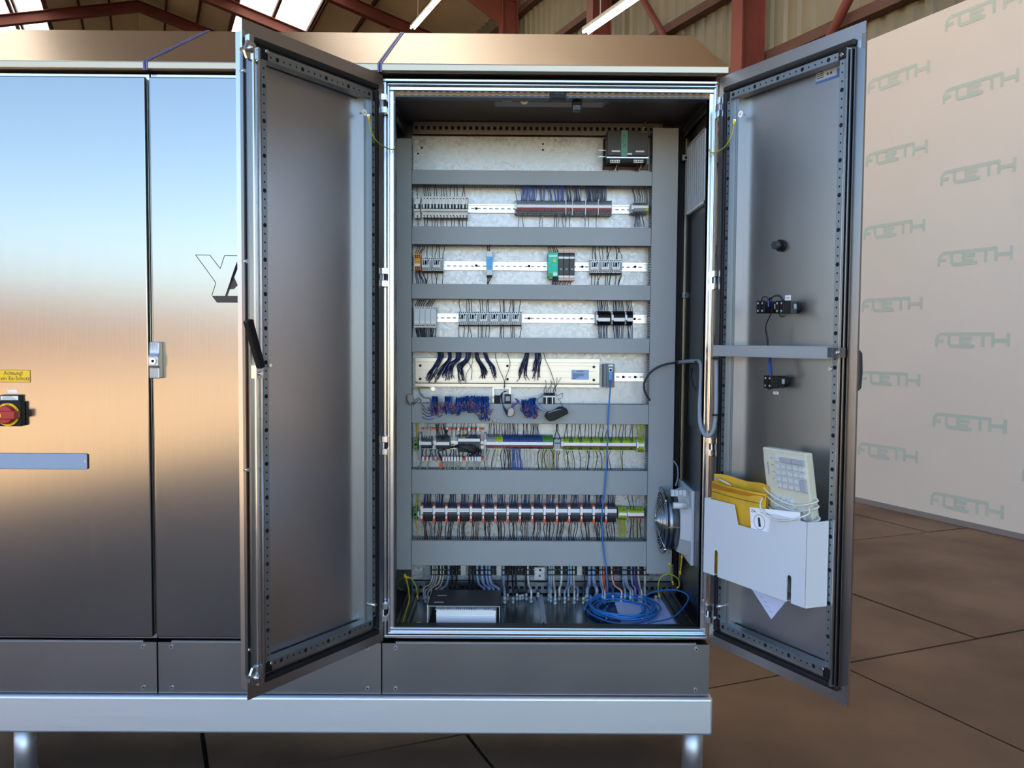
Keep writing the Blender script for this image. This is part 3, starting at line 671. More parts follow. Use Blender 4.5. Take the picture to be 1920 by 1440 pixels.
# --- row 1: power supply
a, b = A(1139.5, 244, .44), A(1215, 302, .44)
ps = T('power_supply', 'dark grey power supply with turquoise stripe at the top of the plate', 'power supply', ((a.x+b.x)/2, YP, b.z))
zb = Z(1170, 292, .44)
q = MB(); q.box(a.x, b.x, .44, YP-.02, zb, a.z, DARKG); q.build('housing', ps, bevel=.002)
q = MB(); q.box(a.x+.002, b.x-.002, .452, YP-.02, Z(1170, 304, .45), zb, BLACK); q.box(a.x-.002, b.x+.003, .446, .452, zb-.008, zb-.003, ZINC); q.build('terminal_recess', ps)
s0, s1 = X(1165, 270, .44), X(1176.5, 270, .44)
q = MB(); q.box(s0, s1, .4385, .44, zb-.002, a.z, TEALD); q.build('stripe', ps)
q = MB(); q.text('SITOP', .02, ((s0+s1)/2+.001, .438, Z(1170, 264, .44)), (0, 0, 1), (-1, 0, 0), DARKG)
q.text('SIEMENS', .0075, (X(1208, 248, .44), .4385, Z(1208, 248, .44)), R_, U_, TEALD); q.build('lettering', ps)
for (p0, p1, p2, p3) in ((1147, 282, 1163, 285), (1192, 282.5, 1208, 285.5), (1176, 287, 1185, 290)):
    c, d_ = A(p0, p1, .44), A(p2, p3, .44); MB().box(c.x, d_.x, .439, .44, d_.z, c.z, WHITE).build('label', ps)
for p0, p1 in ((1144, 1162), (1188, 1206)):
    c, d_ = A(p0, 300, .45), A(p1, 305.5, .45); q = MB(); q.box(c.x, d_.x, .446, .46, d_.z, c.z, LGREY)
    for k in range(4): xx = c.x+(d_.x-c.x)*(k+.5)/4; q.cyl((xx, .4455, (c.z+d_.z)/2), (xx, .446, (c.z+d_.z)/2), .003, HOLE, 8)
    q.build('terminal_block', ps)
for py in (281, 293):
    c = A(1123, py, .5); d_ = A(1142, py, .5); MB().box(c.x, d_.x, .5, .506, c.z-.003, c.z, ZINC).build('side_rail', ps)
q = MB()
c, d_ = A(1131, 262, .55), A(1133, 318, .55); q.box(c.x, d_.x, .53, YP, d_.z, c.z, BLACK); q.box(c.x, X(1215, 317, .55), .54, YP, Z(1150, 318, .55), Z(1150, 308, .55), BROWNW); q.build('chassis', ps)
bundle('black and yellow leads leaving the underside of the power supply', None, [drop(1147+5*k, 304, 1143+5*k, 322, mt, .0016) for k, mt in enumerate((BLACKW, BLACKW, WHITEW, BLACKW))]+[drop(1193+3.2*k, 305, 1191+2*k, 324, mt, .002) for k, mt in enumerate((BLACKW, BLACKW, BLACKW, YELW))])

# --- circuit breakers
BRK = M('breaker_grey', (240, 238, 230), .45)
def breaker(q0, px, py0, py1, w_, aux=False):
    t = T('circuit_breaker' if not aux else 'auxiliary_contact', None, 'circuit breaker' if not aux else 'auxiliary contact', (X(px, py1, .5), YP, Z(px, py1, .5)))
    a, b = A(px, py0, .5), A(px, py1, .5); x0 = a.x; x1 = x0+w_-.0006; zt, z_ = a.z, b.z; H_ = zt-z_
    q = MB(); q.prism([(YP-.01, z_), (.512, z_), (.512, z_+H_*.26), (.495, z_+H_*.28), (.495, z_+H_*.72), (.512, z_+H_*.74), (.512, zt), (YP-.01, zt)], 0, x0, x1, BRK); q.build('body', t)
    q = MB(); q.box(x0-.0003, x1+.0006, .4938, .4955, z_+H_*.38, z_+H_*.6, BLACK); q.build('toggle_slot', t)
    q = MB(); q.box(x0+w_*.3, x1-w_*.25, .484, .496, z_+H_*.4, z_+H_*.57, WHITE); q.build('toggle', t)
    q = MB(); xm_ = (x0+x1)/2; q.cyl((xm_, .5112, zt-H_*.1), (xm_, .512, zt-H_*.1), .0026, HOLE, 8); q.cyl((xm_, .5112, z_+H_*.1), (xm_, .512, z_+H_*.1), .0026, HOLE, 8); q.build('terminal_screw', t)
    if not aux:
        q = MB(); q.box(x0+.002, x1-.002, .4942, .495, z_+H_*.63, z_+H_*.7, WHITE); q.build('marker', t)
    return t
b0 = breaker(None, 777, 366, 408, .0235); b0['label'] = 'grey circuit breaker standing alone beside the duct at the row end'
b1 = breaker(None, 791, 367, 407, .0176); a1 = breaker(None, 799.1, 367, 407, .009, True)
ord_ = ['first', 'second', 'third', 'fourth', 'fifth', 'sixth', 'last']
dx = X(803.3, 390, .5)-X(791, 390, .5)
for k in range(7):
    lb = 'grey circuit breaker, %s of seven in the row counted from the lone one' % ord_[k]
    la = 'narrow grey auxiliary contact beside the %s of the seven circuit breakers' % ord_[k]
    if k == 0: o, o2 = b1, a1
    else: o, o2 = dup(b1, b1.location+Vector((dx*k, 0, 0))), dup(a1, a1.location+Vector((dx*k, 0, 0)))
    o['label'] = lb; o['group'] = 'circuit breakers on the upper rail'; o2['label'] = la; o2['group'] = 'auxiliary contacts between the circuit breakers'
bundle('thin dark wires dropping into the circuit breakers from the duct', None, [drop(x+rnd(-2, 2), 345, x, 368, NAVY if rnd(0, 1) < .6 else BLACKW) for x in (783, 796, 799, 804, 808, 815, 819, 827, 833, 838, 845, 852, 857, 867, 872)])
bundle('thin dark wires leaving the undersides of the circuit breakers', None, [drop(x, 405, x+rnd(-2, 2), 426, BLACKW) for x in (783, 796, 801, 808, 814, 820, 827, 833, 839, 845, 851, 857, 863, 869, 875)])
q = MB(); c, d_ = A(796, 408, .53), A(876, 411, .53); q.box(c.x, d_.x, .52, .53, d_.z, c.z, BROWNW); q.build('comb_busbar', loc=(c.x, .53, d_.z), label='brown comb busbar under the seven circuit breakers', cat='busbar')

# --- terminal strips
def tstrip(label, px0, px1, pyt, pyb, segs, mark=None, red=None, redm=RED, pitch=.0062, Yf=.492, group=None, ends=True, markm=WHITE, bodyz=None):
    """segs: list of (fraction end, material) along the strip; mark / red: pixel rows of the marker band and coloured bridge band"""
    a, b = A(px0, pyt, Yf), A(px1, pyb, Yf); x0, x1, zt, z_ = a.x, b.x, a.z, b.z; H_ = zt-z_
    t = T('terminal_strip', label, 'terminal strip', ((x0+x1)/2, YP, z_), group)
    q = MB(); n_ = max(1, int((x1-x0)/pitch)); p_ = (x1-x0)/n_
    for k in range(n_):
        f = (k+.5)/n_; mt = next(m_ for e, m_ in segs if f <= e+1e-6); c = x0+k*p_
        q.prism([(YP-.012, z_), (Yf+.016, z_), (Yf+.004, z_+H_*.25), (Yf+.002, z_+H_*.7), (Yf+.016, zt), (YP-.012, zt)], 0, c+.0003, c+p_-.0009, mt)
        for fz in (.08, .2, .8, .92): q.box(c+p_*.25, c+p_*.6, Yf+.004+.012*abs(fz-.5)*1.1-.0022, Yf+.012, z_+H_*fz-.0016, z_+H_*fz+.0016, HOLE)
    q.build('terminals', t, kind='stuff')
    pm = (px0+px1)/2
    if mark:
        m0, m1 = Z(pm, mark[0], Yf-.004), Z(pm, mark[1], Yf-.004); q = MB(); q.box(x0+.002, x1-.002, Yf-.005, Yf+.006, m1, m0, markm); q.build('marker_strip', t)
    if red:
        m0, m1 = Z(pm, red[0], Yf-.002), Z(pm, red[1], Yf-.002); q = MB(); n_ = max(1, int((x1-x0)/.0062))
        for k in range(n_): q.box(x0+(x1-x0)*k/n_+.0004, x0+(x1-x0)*(k+1)/n_-.0006, Yf-.002, Yf+.006, m1, m0, redm)
        q.build('bridge_strip', t, kind='stuff')
    if ends:
        for xe in (x0-.007, ):
            q = MB(); q.box(xe, xe+.0065, Yf+.01, YP-.004, z_+H_*.06, zt-H_*.06, MGREY); q.build('end_bracket', t, bevel=.001)
            q = MB(); q.box(xe, xe+.008, Yf-.006, Yf+.01, z_+H_*.35, zt-H_*.28, WHITE); q.build('end_marker', t)
    return t
ts = tstrip('long terminal strip with white markers over a dark red band', 968.5, 1147, 374, 403, [(1, MGREY)], (384.5, 389.5), (390, 395.5))
q = MB()
for px in (1060.6, 1073, 1097.5, 1121.6, 1147):
    c, d_ = A(px, 374, .486), A(px+1, 403, .486); q.box(c.x, d_.x, .486, YP-.01, d_.z, c.z, LGREY)
q.build('partition_plate', ts, kind='stuff')
tstrip('short terminal strip with green yellow end at the fan side of the breaker row', 1187.5, 1216, 379.5, 400, [(.76, MGREY), (1, YG)], (385.5, 390.5), None)
G1 = 'blue wires above the red striped terminal strip'
zz = lambda x: 960+x/6.857
for i_, (c0, c1, n_, mt) in enumerate(((105, 190, 8, BLUEW), (205, 300, 9, BLUEW), (355, 410, 5, BLUEW), (460, 515, 4, BLUEW), (545, 600, 5, BLUEW), (605, 665, 6, BLUEW), (695, 760, 7, NAVY), (785, 880, 11, NAVY), (955, 1015, 8, NAVY), (1030, 1110, 9, NAVY), (1120, 1205, 9, NAVY))):
    sft = rnd(-3, 2)
    bundle('%s wires above the red striped terminal strip, %s bunch from the breakers' % ('bright blue' if mt is BLUEW else 'navy blue', 'first second third fourth fifth sixth seventh eighth ninth tenth last'.split()[i_]), G1, [drop(zz(c0+(c1-c0)*(k+.5)/n_)+sft, 348, zz(c0+(c1-c0)*(k+.5)/n_+8), 377, mt, .0013) for k in range(n_)])
bundle('thin green earth wire dropping beside the red striped terminal strip', None, [drop(966, 350, 969, 376, M('green_wire', (90, 130, 50), .4))])
bundle('sparse blue and grey wires below the red striped terminal strip', None, [drop(zz(x), 401, zz(x+rnd(-12, 12)), 426, NAVY if k % 3 else GREYW, .0013) for k, x in enumerate((75, 140, 365, 400, 550, 562, 600, 655, 675, 690, 740, 925, 945, 985, 1090))])
bundle('nine black wires curving from the duct into the short terminal strip', None, [drop(zz(1545+25*k), 350, zz(1575+21*k), 381, BLACKW, None, .49, .5, .003) for k in range(9)])
bundle('eight blue wires below the short terminal strip', None, [drop(zz(1580+14*k), 399, zz(1570+19*k), 426, NAVY) for k in range(8)])

# --- row 3
def block(name, label, cat, px0, py0, px1, py1, Yf, mt, group=None, depth=None, bev=.002):
    a, b = A(px0, py0, Yf), A(px1, py1, Yf)
    t = T(name, label, cat, ((a.x+b.x)/2, depth or YP-.008, b.z), group)
    q = MB(); q.box(a.x, b.x, Yf, depth or YP-.008, b.z, a.z, mt); q.build('housing', t, bevel=bev)
    return t, a, b
def pbox(t, name, px0, py0, px1, py1, Y0, Y1, mt, **k):
    a, b = A(px0, py0, Y0), A(px1, py1, Y0); return MB().box(a.x, b.x, Y0, Y1, b.z, a.z, mt).build(name, t, **k)
t, a, b = block('safety_relay', 'narrow orange safety relay at the end of the second device row', 'relay', 777, 475.5, 788.5, 506.5, .488, ORANGE)
pbox(t, 'marker', 777.5, 494, 788, 499, .4868, .488, WHITE)
for py in (479.5, 482.5, 501, 504):
    q = MB()
    for px in (779.5, 782.8, 786): p = A(px, py, .4875); q.cyl((p.x, .4872, p.z), (p.x, .488, p.z), .003, BLACK, 8)
    q.build('terminal_screws', t, kind='stuff')
def contactor(px, py0, py1, label, group, proto=None):
    a, b = A(px, py0, .49), A(px+19.8, py1, .49); x0, x1, zt, z_ = a.x, b.x-.0006, a.z, b.z; H_ = zt-z_; W_ = x1-x0
    if proto: return dup(proto, (x0, YP, z_), label, group)
    t = T('contactor', label, 'contactor', (x0, YP, z_), group)
    q = MB(); q.box(x0, x1, .505, YP-.008, z_, zt, LGREY); q.box(x0+.001, x1-.001, .51, YP-.008, z_-.006, z_, BLACK); q.build('base', t)
    q = MB(); q.box(x0, x1-W_*.22, .49, .505, z_+H_*.2, zt-H_*.2, LGREY); q.build('front_cover', t, bevel=.0015)
    q = MB()
    for f0, f1, g0, g1 in ((.12, .2, .42, .78), (.2, .26, .42, .5), (.3, .48, .42, .74), (.56, .62, .42, .78), (.62, .68, .66, .78)): q.box(x0+W_*f0, x0+W_*f1, .4892, .4905, z_+H_*g0, z_+H_*g1, HOLE)
    q.box(x0+W_*.3, x0+W_*.5, .4893, .4903, z_+H_*.27, z_+H_*.3, MGREY); q.build('window', t)
    q = MB(); q.box(x1-W_*.2, x1, .496, .505, z_+H_*.22, zt-H_*.22, MGREY); q.build('coil_block', t)
    q = MB()
    for fz in (.1, .9):
        for k in range(5): xx = x0+W_*(k+.5)/5; q.cyl((xx, .5042, z_+H_*fz), (xx, .505, z_+H_*fz), .0028, DARKG, 8)
    q.build('terminal_screws', t, kind='stuff')
    return t
c0 = contactor(790.5, 481.5, 507, 'grey contactor standing directly beside the orange relay', 'pair of contactors beside the orange relay')
contactor(810.8, 481.5, 507, 'grey contactor, farther of the pair from the orange relay', 'pair of contactors beside the orange relay', c0)
for k, px in enumerate((1107.5, 1127.7, 1147.9)): contactor(px, 485.5, 511, 'grey contactor, %s of the trio beyond the dark grey modules' % ('first', 'middle', 'last')[k], 'trio of contactors on the second device row', c0)
for k in range(6): contactor(859+20.05*k, 583.5, 608.5, 'grey contactor, %s in the row of six counted from the slim relays' % ord_[k if k < 5 else 6], 'row of six contactors', c0)
bundle('black and blue wires above the orange relay and contactor pair', None, [drop(779+3.5*k+6, 460, 780+3*k, 477, NAVY if k % 2 else BLACKW) for k in range(4)]+[drop(x0, 460, x1, 484, BLACKW) for x0, x1 in ((802, 801), (812, 811), (818, 815), (823, 824), (833, 830))])
bundle('black wires below the orange relay and contactor pair', None, [drop(780+2*k, 506, 782+3.5*k, 534, BLACKW if k % 2 else NAVY, .0015) for k in range(6)]+[drop(x0, 509, x1, 534, BLACKW) for x0, x1 in ((794, 798), (801, 800), (811, 811), (815, 818), (822, 819), (829, 829))])
t, a, b = block('surge_protector', 'slim light grey module with bright blue middle', 'module', 912, 470.5, 923.5, 516, .49, LGREY)
pbox(t, 'blue_cover', 912.5, 481, 922.8, 505, .484, .49, SKYB); pbox(t, 'foot', 912.5, 516, 922, 520, .5, .53, BLACK)
bundle('brown and black wires of the blue fronted module', None, [drop(914, 460, 915, 472, BROWNW, .002), drop(918, 460, 918, 472, BROWNW, .002), drop(915, 518, 914, 534, BLACKW, .002), drop(918, 518, 914.5, 534, BLACKW, .002)])
t, a, b = block('isolating_amplifier', 'turquoise green signal isolator module beside the three dark modules', 'module', 1027.5, 473.5, 1046.5, 519, .485, TEAL)
pbox(t, 'label', 1029, 478.5, 1045, 481.5, .4842, .485, WHITE); pbox(t, 'led_window', 1037.5, 485.5, 1042, 491, .4842, .485, YELLOW)
pbox(t, 'plug', 1037, 511, 1045, 517, .478, .487, WHITE); pbox(t, 'terminal_plug', 1029, 512, 1036, 523, .482, .52, GREEN); pbox(t, 'black_plug', 1037.5, 516, 1045, 526, .486, .52, BLACK)
q = MB()
for py in (494, 500, 503, 506):
    for k in range(5):
        if (k+py) % 3 < 2: p = A(1030+3.4*k, py, .4845); q.box(p.x, p.x+.0035, .4843, .485, p.z-.001, p.z, INK)
q.build('print', t, kind='stuff')
dm = None
for k in range(3):
    px = 1047+10.35*k; lb = 'dark grey module with pinkish terminals, %s of three beside the turquoise isolator' % ('nearest', 'middle', 'farthest')[k]
    if dm is None:
        dm, a, b = block('monitoring_relay', lb, 'relay', px, 476, px+9.8, 516, .478, DARKG, 'three dark grey modules')
        pbox(dm, 'terminal_top', px, 467, px+9.8, 474, .49, .54, PINK); pbox(dm, 'terminal_bottom', px, 520, px+9.8, 526, .49, .54, PINK)
        pbox(dm, 'marker', px+.3, 481, px+9.5, 485, .477, .478, WHITE); pbox(dm, 'lower_marker', px+.3, 515, px+9.5, 520.5, .484, .5, WHITE)
        pbox(dm, 'print', px+3, 503, px+7, 506, .4775, .478, MGREY); q = MB(); c, d_ = A(px, 474, .484), A(px+9.8, 476, .484); q.box(c.x, d_.x, .484, .54, d_.z, c.z, BLACK); q.build('groove', dm)
        d0 = Vector(dm.location)
    else: dup(dm, d0+Vector((X(px, 500, .478)-X(1047, 500, .478), 0, 0)), lb)
bundle('black wires above and below the turquoise isolator and dark modules', None, [drop(1028+k*4, 460, 1030+k*4, 474, BLACKW) for k in range(5)]+[drop(1038+k*3, 524, 1036+k*3, 535, NAVY, .002) for k in range(3)]+[drop(1048+k*5, 525, 1044+k*5, 535, BROWNW, .0016) for k in range(6)])
bundle('black wires above the trio of contactors', None, [drop(x0, 461, x1, 487, BLACKW) for x0, x1 in ((1112, 1111), (1115, 1117), (1117, 1118), (1125, 1126), (1128, 1130), (1138, 1138), (1140, 1142), (1145, 1139), (1154, 1155), (1163, 1157), (1158, 1166))])
bundle('black wires below the trio of contactors', None, [drop(x0, 511, x1, 535, BLACKW, .0015) for x0, x1 in ((1110, 1109), (1116, 1115), (1125, 1119), (1121, 1122), (1136, 1135), (1139, 1138), (1143, 1141), (1146, 1143), (1154, 1153), (1165, 1160), (1163, 1159))])

# --- row 4
sr = None
for k in range(4):
    px = 776.3+10.35*k; lb = 'slim light grey relay, %s of four beside the duct' % ('first', 'second', 'third', 'fourth')[k]
    if sr is None:
        sr, a, b = block('coupling_relay', lb, 'relay', px, 580, px+10, 608, .485, LGREY, 'four slim light grey relays'); s00 = Vector(sr.location)
        pbox(sr, 'terminal_row', px, 575, px+10, 580, .495, .54, WHITE); pbox(sr, 'lower_terminal_row', px, 608, px+10, 614, .495, .54, WHITE); pbox(sr, 'marker', px+1, 601.5, px+9, 606, .4842, .485, WHITE)
        q = MB()
        for py in (577.5, 610.5):
            for j in range(3): p = A(px+2+3*j, py, .495); q.cyl((p.x, .4944, p.z), (p.x, .495, p.z), .0026, HOLE, 6)
        q.build('terminal_screws', sr, kind='stuff')
    else: dup(sr, s00+Vector((X(px, 600, .485)-X(776.3, 600, .485), 0, 0)), lb)
bundle('black wires above the four slim grey relays', None, [drop(779+4*k+5, 560, 778+4*k, 577, BLACKW, .0016) for k in range(9)])
bundle('thick cluster of navy wires below the four slim grey relays', None, [drop(779+1.6*k, 611, 781+1.5*k+rnd(-2, 2), 634, NAVY if k % 2 else BLACKW, .0016, bow=.008) for k in range(24)])
bundle('black wires above the row of six contactors', None, [drop(x, 560, x+rnd(-2, 2), 585, BLACKW) for x in (862, 875, 878, 883, 899, 905, 915, 917, 937, 943, 945, 957, 961, 963, 975)])
bundle('dark wires below the row of six contactors', None, [drop(x, 608, x+rnd(-2, 3), 634, BLACKW) for x in (862, 870, 878, 881, 897, 901, 904, 913, 917, 938, 942, 944, 957, 961, 964, 976)])
for (p0, p1, lb) in ((1121, 1144.5, 'first'), (1150, 1172, 'middle'), (1175.5, 1187.5, 'narrow last')):
    tstrip('black terminal block with white markers, %s of the three on the contactor rail' % lb, p0, p1, 583, 610, [(1, BLACK)], (596, 602.5), None, group='black terminal blocks on the contactor rail')
    n_ = int((p1-p0)/3.0)
    bundle('dark blue wires above the %s black terminal block' % lb, 'wires at the black terminal blocks', [drop(p0+1+2.9*k-1.5, 561, p0+1+2.9*k, 585, NAVY, .0016, bow=.002) for k in range(n_)])
    bundle('dark blue wires below the %s black terminal block' % lb, 'wires at the black terminal blocks', [drop(p0+1+2.9*k, 609, p0+2.2+2.6*k, 635, NAVY, .0016, bow=.003) for k in range(n_)])

# --- row 5: empty module rack, network switch
a, b = A(779, 671, .53), A(1123.5, 726.5, .53)
mr = T('module_rack', 'long bare aluminium module rack rail with dark screws', 'rack', ((a.x+b.x)/2, YP, b.z))
H_ = a.z-b.z
q = MB(); q.prism([(YP-.0005, b.z), (.522, b.z), (.522, b.z+H_*.10), (.53, b.z+H_*.13), (.545, b.z+H_*.13), (.545, b.z+H_*.16), (.535, b.z+H_*.17), (.535, a.z-H_*.14), (.526, a.z-H_*.13), (.526, a.z), (YP-.0005, a.z)], 0, a.x, b.x, ALU); q.build('rail', mr)
q = MB()
for f in (.33, .56, .75): q.box(a.x+.01, b.x-.01, .5347, .5351, b.z+H_*f, b.z+H_*f+.0008, MGREY)
q.build('groove', mr)
for px, py in ((788, 685.5), (788, 710.5), (951.5, 686), (951.5, 711), (1113.5, 688), (1113.5, 712.5)):
    p = A(px, py, .534); MB().cyl((p.x, .53, p.z), (p.x, .536, p.z), .0055, BLACK, 10).build('screw', mr)
pbox(mr, 'type_label', 1071.5, 693.5, 1104, 712, .5342, .535, BLUELAB)
q = MB()
for py, w_ in ((695.5, 13), (701, 22), (704, 20), (706.5, 11), (709, 5)): c, d_ = A(1074 if py > 700 else 1081, py, .534), A((1074 if py > 700 else 1081)+w_, py+1.2, .534); q.box(c.x, d_.x, .5338, .5342, d_.z, c.z, INK)
q.build('label_print', mr, kind='stuff')
ns = T('network_switch', 'small grey network module with a blue cable plugged in', 'network module', (X(1142, 726, .5), YP, Z(1142, 726, .5)))
pbox(ns, 'housing', 1138, 682.5, 1152, 726.5, .49, YP-.008, M('switch_grey', (120, 126, 130), .5), bevel=.002); pbox(ns, 'side_body', 1132, 683, 1138.5, 726, .5, YP-.008, M('switch_grey'))
pbox(ns, 'marker', 1141, 683.5, 1149.5, 687, .489, .49, WHITE); pbox(ns, 'port', 1142, 690, 1148, 703, .4885, .49, WHITE); pbox(ns, 'socket', 1143, 692, 1147, 696, .488, .4886, HOLE)
# loose wire bunches under the fourth duct
def bunch(label, pts, n_, spread, mt=NAVY, group='navy wire bunches hanging over the bare rack rail', fer=None, r=.0017):
    P = []
    for k in range(n_):
        f = rnd(-1, 1); g = rnd(-1, 1); pp = []
        for i, (px, py, Y) in enumerate(pts):
            s_ = i/(len(pts)-1)
            pp.append(A(px+f*spread[i]+rnd(-1, 1), py+(g*9*s_*s_ if i else 0), Y-.012*rnd(0, 1)))
        e = pp[-1]; pp.append(e+Vector((rnd(-.008, .006), rnd(-.006, .004), -rnd(.004, .016))))
        P.append((pp, mt if rnd(0, 1) < .85 else BLACKW, r, fer or (PINK if rnd(0, 1) < .25 else None)))
    return bundle(label, group, P)
zx = lambda x: 720+x/6.857
zy = lambda y: 530+y/6.857
for (pts, n_, sp, lb) in (
    ([(zx(720), 658, .50), (zx(725), zy(960), .50), (zx(660), zy(1080), .505), (zx(590), zy(1190), .515)], 14, (5, 5, 5, 5), 'thick navy wire bunch sweeping toward the hinge side of the rack rail'),
    ([(zx(835), 658, .50), (zx(840), zy(980), .50), (zx(770), zy(1080), .51), (zx(700), zy(1190), .52)], 10, (4, 4, 6, 8), 'thin navy wire bunch with frayed lower ends'),
    ([(zx(960), 658, .50), (zx(950), zy(980), .50), (zx(860), zy(1060), .505), (zx(830), zy(1170), .515)], 16, (5, 4, 6, 7), 'thick navy wire bunch curving back under the duct'),
    ([(zx(1090), 658, .50), (zx(1070), zy(990), .50), (zx(980), zy(1080), .505), (zx(990), zy(1180), .515)], 14, (5, 4, 5, 6), 'thick navy wire bunch in the middle of the hanging row'),
    ([(zx(1190), 658, .50), (zx(1200), zy(980), .50), (zx(1250), zy(1060), .505), (zx(1290), zy(1160), .515)], 12, (4, 4, 4, 5), 'navy wire bunch sweeping toward the network module'),
    ([(zx(1300), 658, .50), (zx(1320), zy(980), .50), (zx(1380), zy(1070), .505), (zx(1410), zy(1150), .515)], 13, (4, 4, 4, 5), 'navy wire bunch ending in a forked tail'),
    ([(960+200/6.857, 658, .50), (960+180/6.857, zy(980), .50), (960+150/6.857, zy(1090), .51), (960+140/6.857, zy(1180), .52)], 12, (4, 5, 7, 8), 'navy wire bunch hanging in loops near the type label'),
    ([(960+330/6.857, 658, .50), (960+340/6.857, zy(980), .50), (960+320/6.857, zy(1060), .51), (960+310/6.857, zy(1150), .52)], 12, (5, 6, 6, 6), 'navy wire bunch nearest to the network module')):
    bunch(lb, pts, n_, sp)
bundle('two long thin black wires looping over the bare rack rail', None, [([A(zx(1450), 660, .5), A(zx(1430), zy(940), .5), A(zx(1470), zy(1080), .5), A(zx(1545), zy(1260), .5), A(zx(1540), 728, .5)], BLACKW, .0012),
    ([A(zx(1580), 660, .5), A(zx(1620), zy(1030), .5), A(zx(1600), zy(1130), .5), A(zx(1560), zy(1240), .5), A(zx(1550), 730, .5)], BLACKW, .0012), ([A(960+405/6.857, 660, .5), A(960+430/6.857, zy(990), .51), A(960+490/6.857, zy(1120), .51), A(960+545/6.857, zy(1290), .51), A(1042, 735, .5)], BLACKW, .0012)])
bundle('single black wires dangling alone over the rack rail', None, [([A(zx(1140), 662, .5), A(zx(1130), zy(1050), .5), A(zx(1060), zy(1170), .505), A(zx(1052), zy(1300), .51)], BLACKW, .0011), ([A(zx(690), zy(1060), .5), A(zx(680), zy(1150), .5), A(zx(695), zy(1250), .51)], NAVY, .0012), ([A(zx(1080), zy(1020), .5), A(zx(1130), zy(1110), .5), A(zx(1118), zy(1250), .51)], NAVY, .0012)])
bundle('yellow earth wire ending in a lug below the rack rail', None, [([A(774, 728, .5), A(790, 727, .53), A(805, 727.5, .55)], YELW, .0025)])
bundle('grey cable curving from the rack rail end toward the blue wire loops', None, [([A(780, 715, .54), A(788, 738, .53), A(796, 746, .51), A(806, 747, .5), A(808, 756, .49)], GREYW, .003)])
# --- tangle in front of the fifth duct
tx = lambda x: 780+x/6.4
ty = lambda y: 730+y/6.4
REDF = M('ferrule_red', (200, 80, 80), .5)
def loops(label, cx_, n_, w_, top=80, bot=320, mt=BLUEW, g='loops of loose blue wires over the fifth duct'):
    P = []
    for k in range(int(n_*1.5)):
        c = cx_+rnd(-w_, w_); h = rnd(.6, 1); e = c+rnd(-70, 70); Y = .455-rnd(0, .02)
        P.append(([A(tx(c+rnd(-12, 12)), ty(top+60), .5), A(tx(c+rnd(-8, 8)), ty(top+rnd(0, 22)), .475), A(tx(c+rnd(-14, 14)), ty(top+(bot-top)*.45), Y), A(tx((c+e)/2), ty(top+(bot-top)*h), Y), A(tx(e), ty(top+(bot-top)*h-rnd(0, 60)), Y-.005)],
                  mt if rnd(0, 1) < .75 else NAVY, .0017, REDF if rnd(0, 1) < .75 else None))
    return bundle(label, g, P)
loops('loop of loose blue wires at the hinge side end of the fifth duct', 225, 16, 30, 80, 330); loops('loop of loose blue wires hanging in a wide ring', 380, 12, 60, 80, 320)
loops('loop of loose blue wires with many red ferrules', 520, 14, 50, 90, 310); loops('dense tangle of loose blue and red tipped wires', 640, 20, 70, 75, 290)
loops('tangle of loose blue wires below the rack bracket', 740, 16, 45, 80, 280); loops('tangle of loose blue wires ending in bare silver tips', 830, 14, 40, 80, 380)
loops('loop of loose blue wires beside the purple wires', 1310, 12, 50, 120, 330); loops('loop of loose blue wires next to the black plug block', 1400, 14, 50, 100, 350)
bundle('four blue wires with red tips sticking out toward the hinge side', None, [([A(tx(215), ty(230+40*k), .455), A(tx(160), ty(255+35*k), .45), A(tx(120), ty(240+40*k), .45), A(tx(88+5*k), ty(200+50*k), .45)], BLUEW, .0014, REDF) for k in range(4)])
bundle('purple wires tied beside the loose grey connector', None, [([A(tx(1190), ty(110), .46), A(tx(1215+6*k), ty(150), .45), A(tx(1180-6*k), ty(190), .45), A(tx(1160), ty(225), .45)], PURPLEW, .0022) for k in range(5)])
bundle('white and pink conductors with bare silver tips over the fifth duct', None, [([A(tx(900+8*k), ty(90), .47), A(tx(880-8*k), ty(170), .45), A(tx(850-20*k), ty(250), .45), A(tx(800+45*k), ty(330+12*k), .45)], (WHITEW, PINK, BEIGEW)[k % 3], .0014, WHITE) for k in range(6)])
def plug(name, label, pts, Y0, Y1, mt):
    P = [A(tx(p[0]), ty(p[1]), Y0) for p in pts]; n_ = len(P); c = sum(P, Vector())/n_
    q = MB(); q.add([tuple(p) for p in P]+[(p.x, Y1, p.z) for p in P], [tuple(range(n_)), tuple(range(2*n_-1, n_-1, -1))]+[(i, (i+1) % n_, n_+(i+1) % n_, n_+i) for i in range(n_)], mt)
    t = T(name, label, 'connector', (c.x, Y1, min(p.z for p in P))); q.build('shell', t, bevel=.003); return t, P
t, P = plug('plug_connector', 'black angled plug block hanging over the fifth duct', [(1545, 330), (1600, 385), (1660, 375), (1830, 290), (1815, 240), (1760, 212), (1720, 215), (1640, 262), (1570, 280)], .425, .465, BLACK)
q = MB(); q.tube([A(tx(1585), ty(285), .424), A(tx(1660), ty(255), .424), A(tx(1740), ty(238), .424)], .0022, MGREY, 5); q.build('edge_seam', t)
t, P = plug('serial_connector', 'loose grey metal connector hood hanging from purple wires', [(1100, 250), (1095, 325), (1135, 335), (1175, 310), (1185, 250), (1160, 220), (1120, 222)], .43, .45, M('hood_metal', (150, 146, 138), .4, .7))
t, P = plug('serial_connector', 'small grey connector hood hanging over the hinge side duct', [(-110, 60), (-115, 120), (-75, 190), (-35, 150), (-50, 80), (-70, 55)], .445, .463, M('hood_metal'))
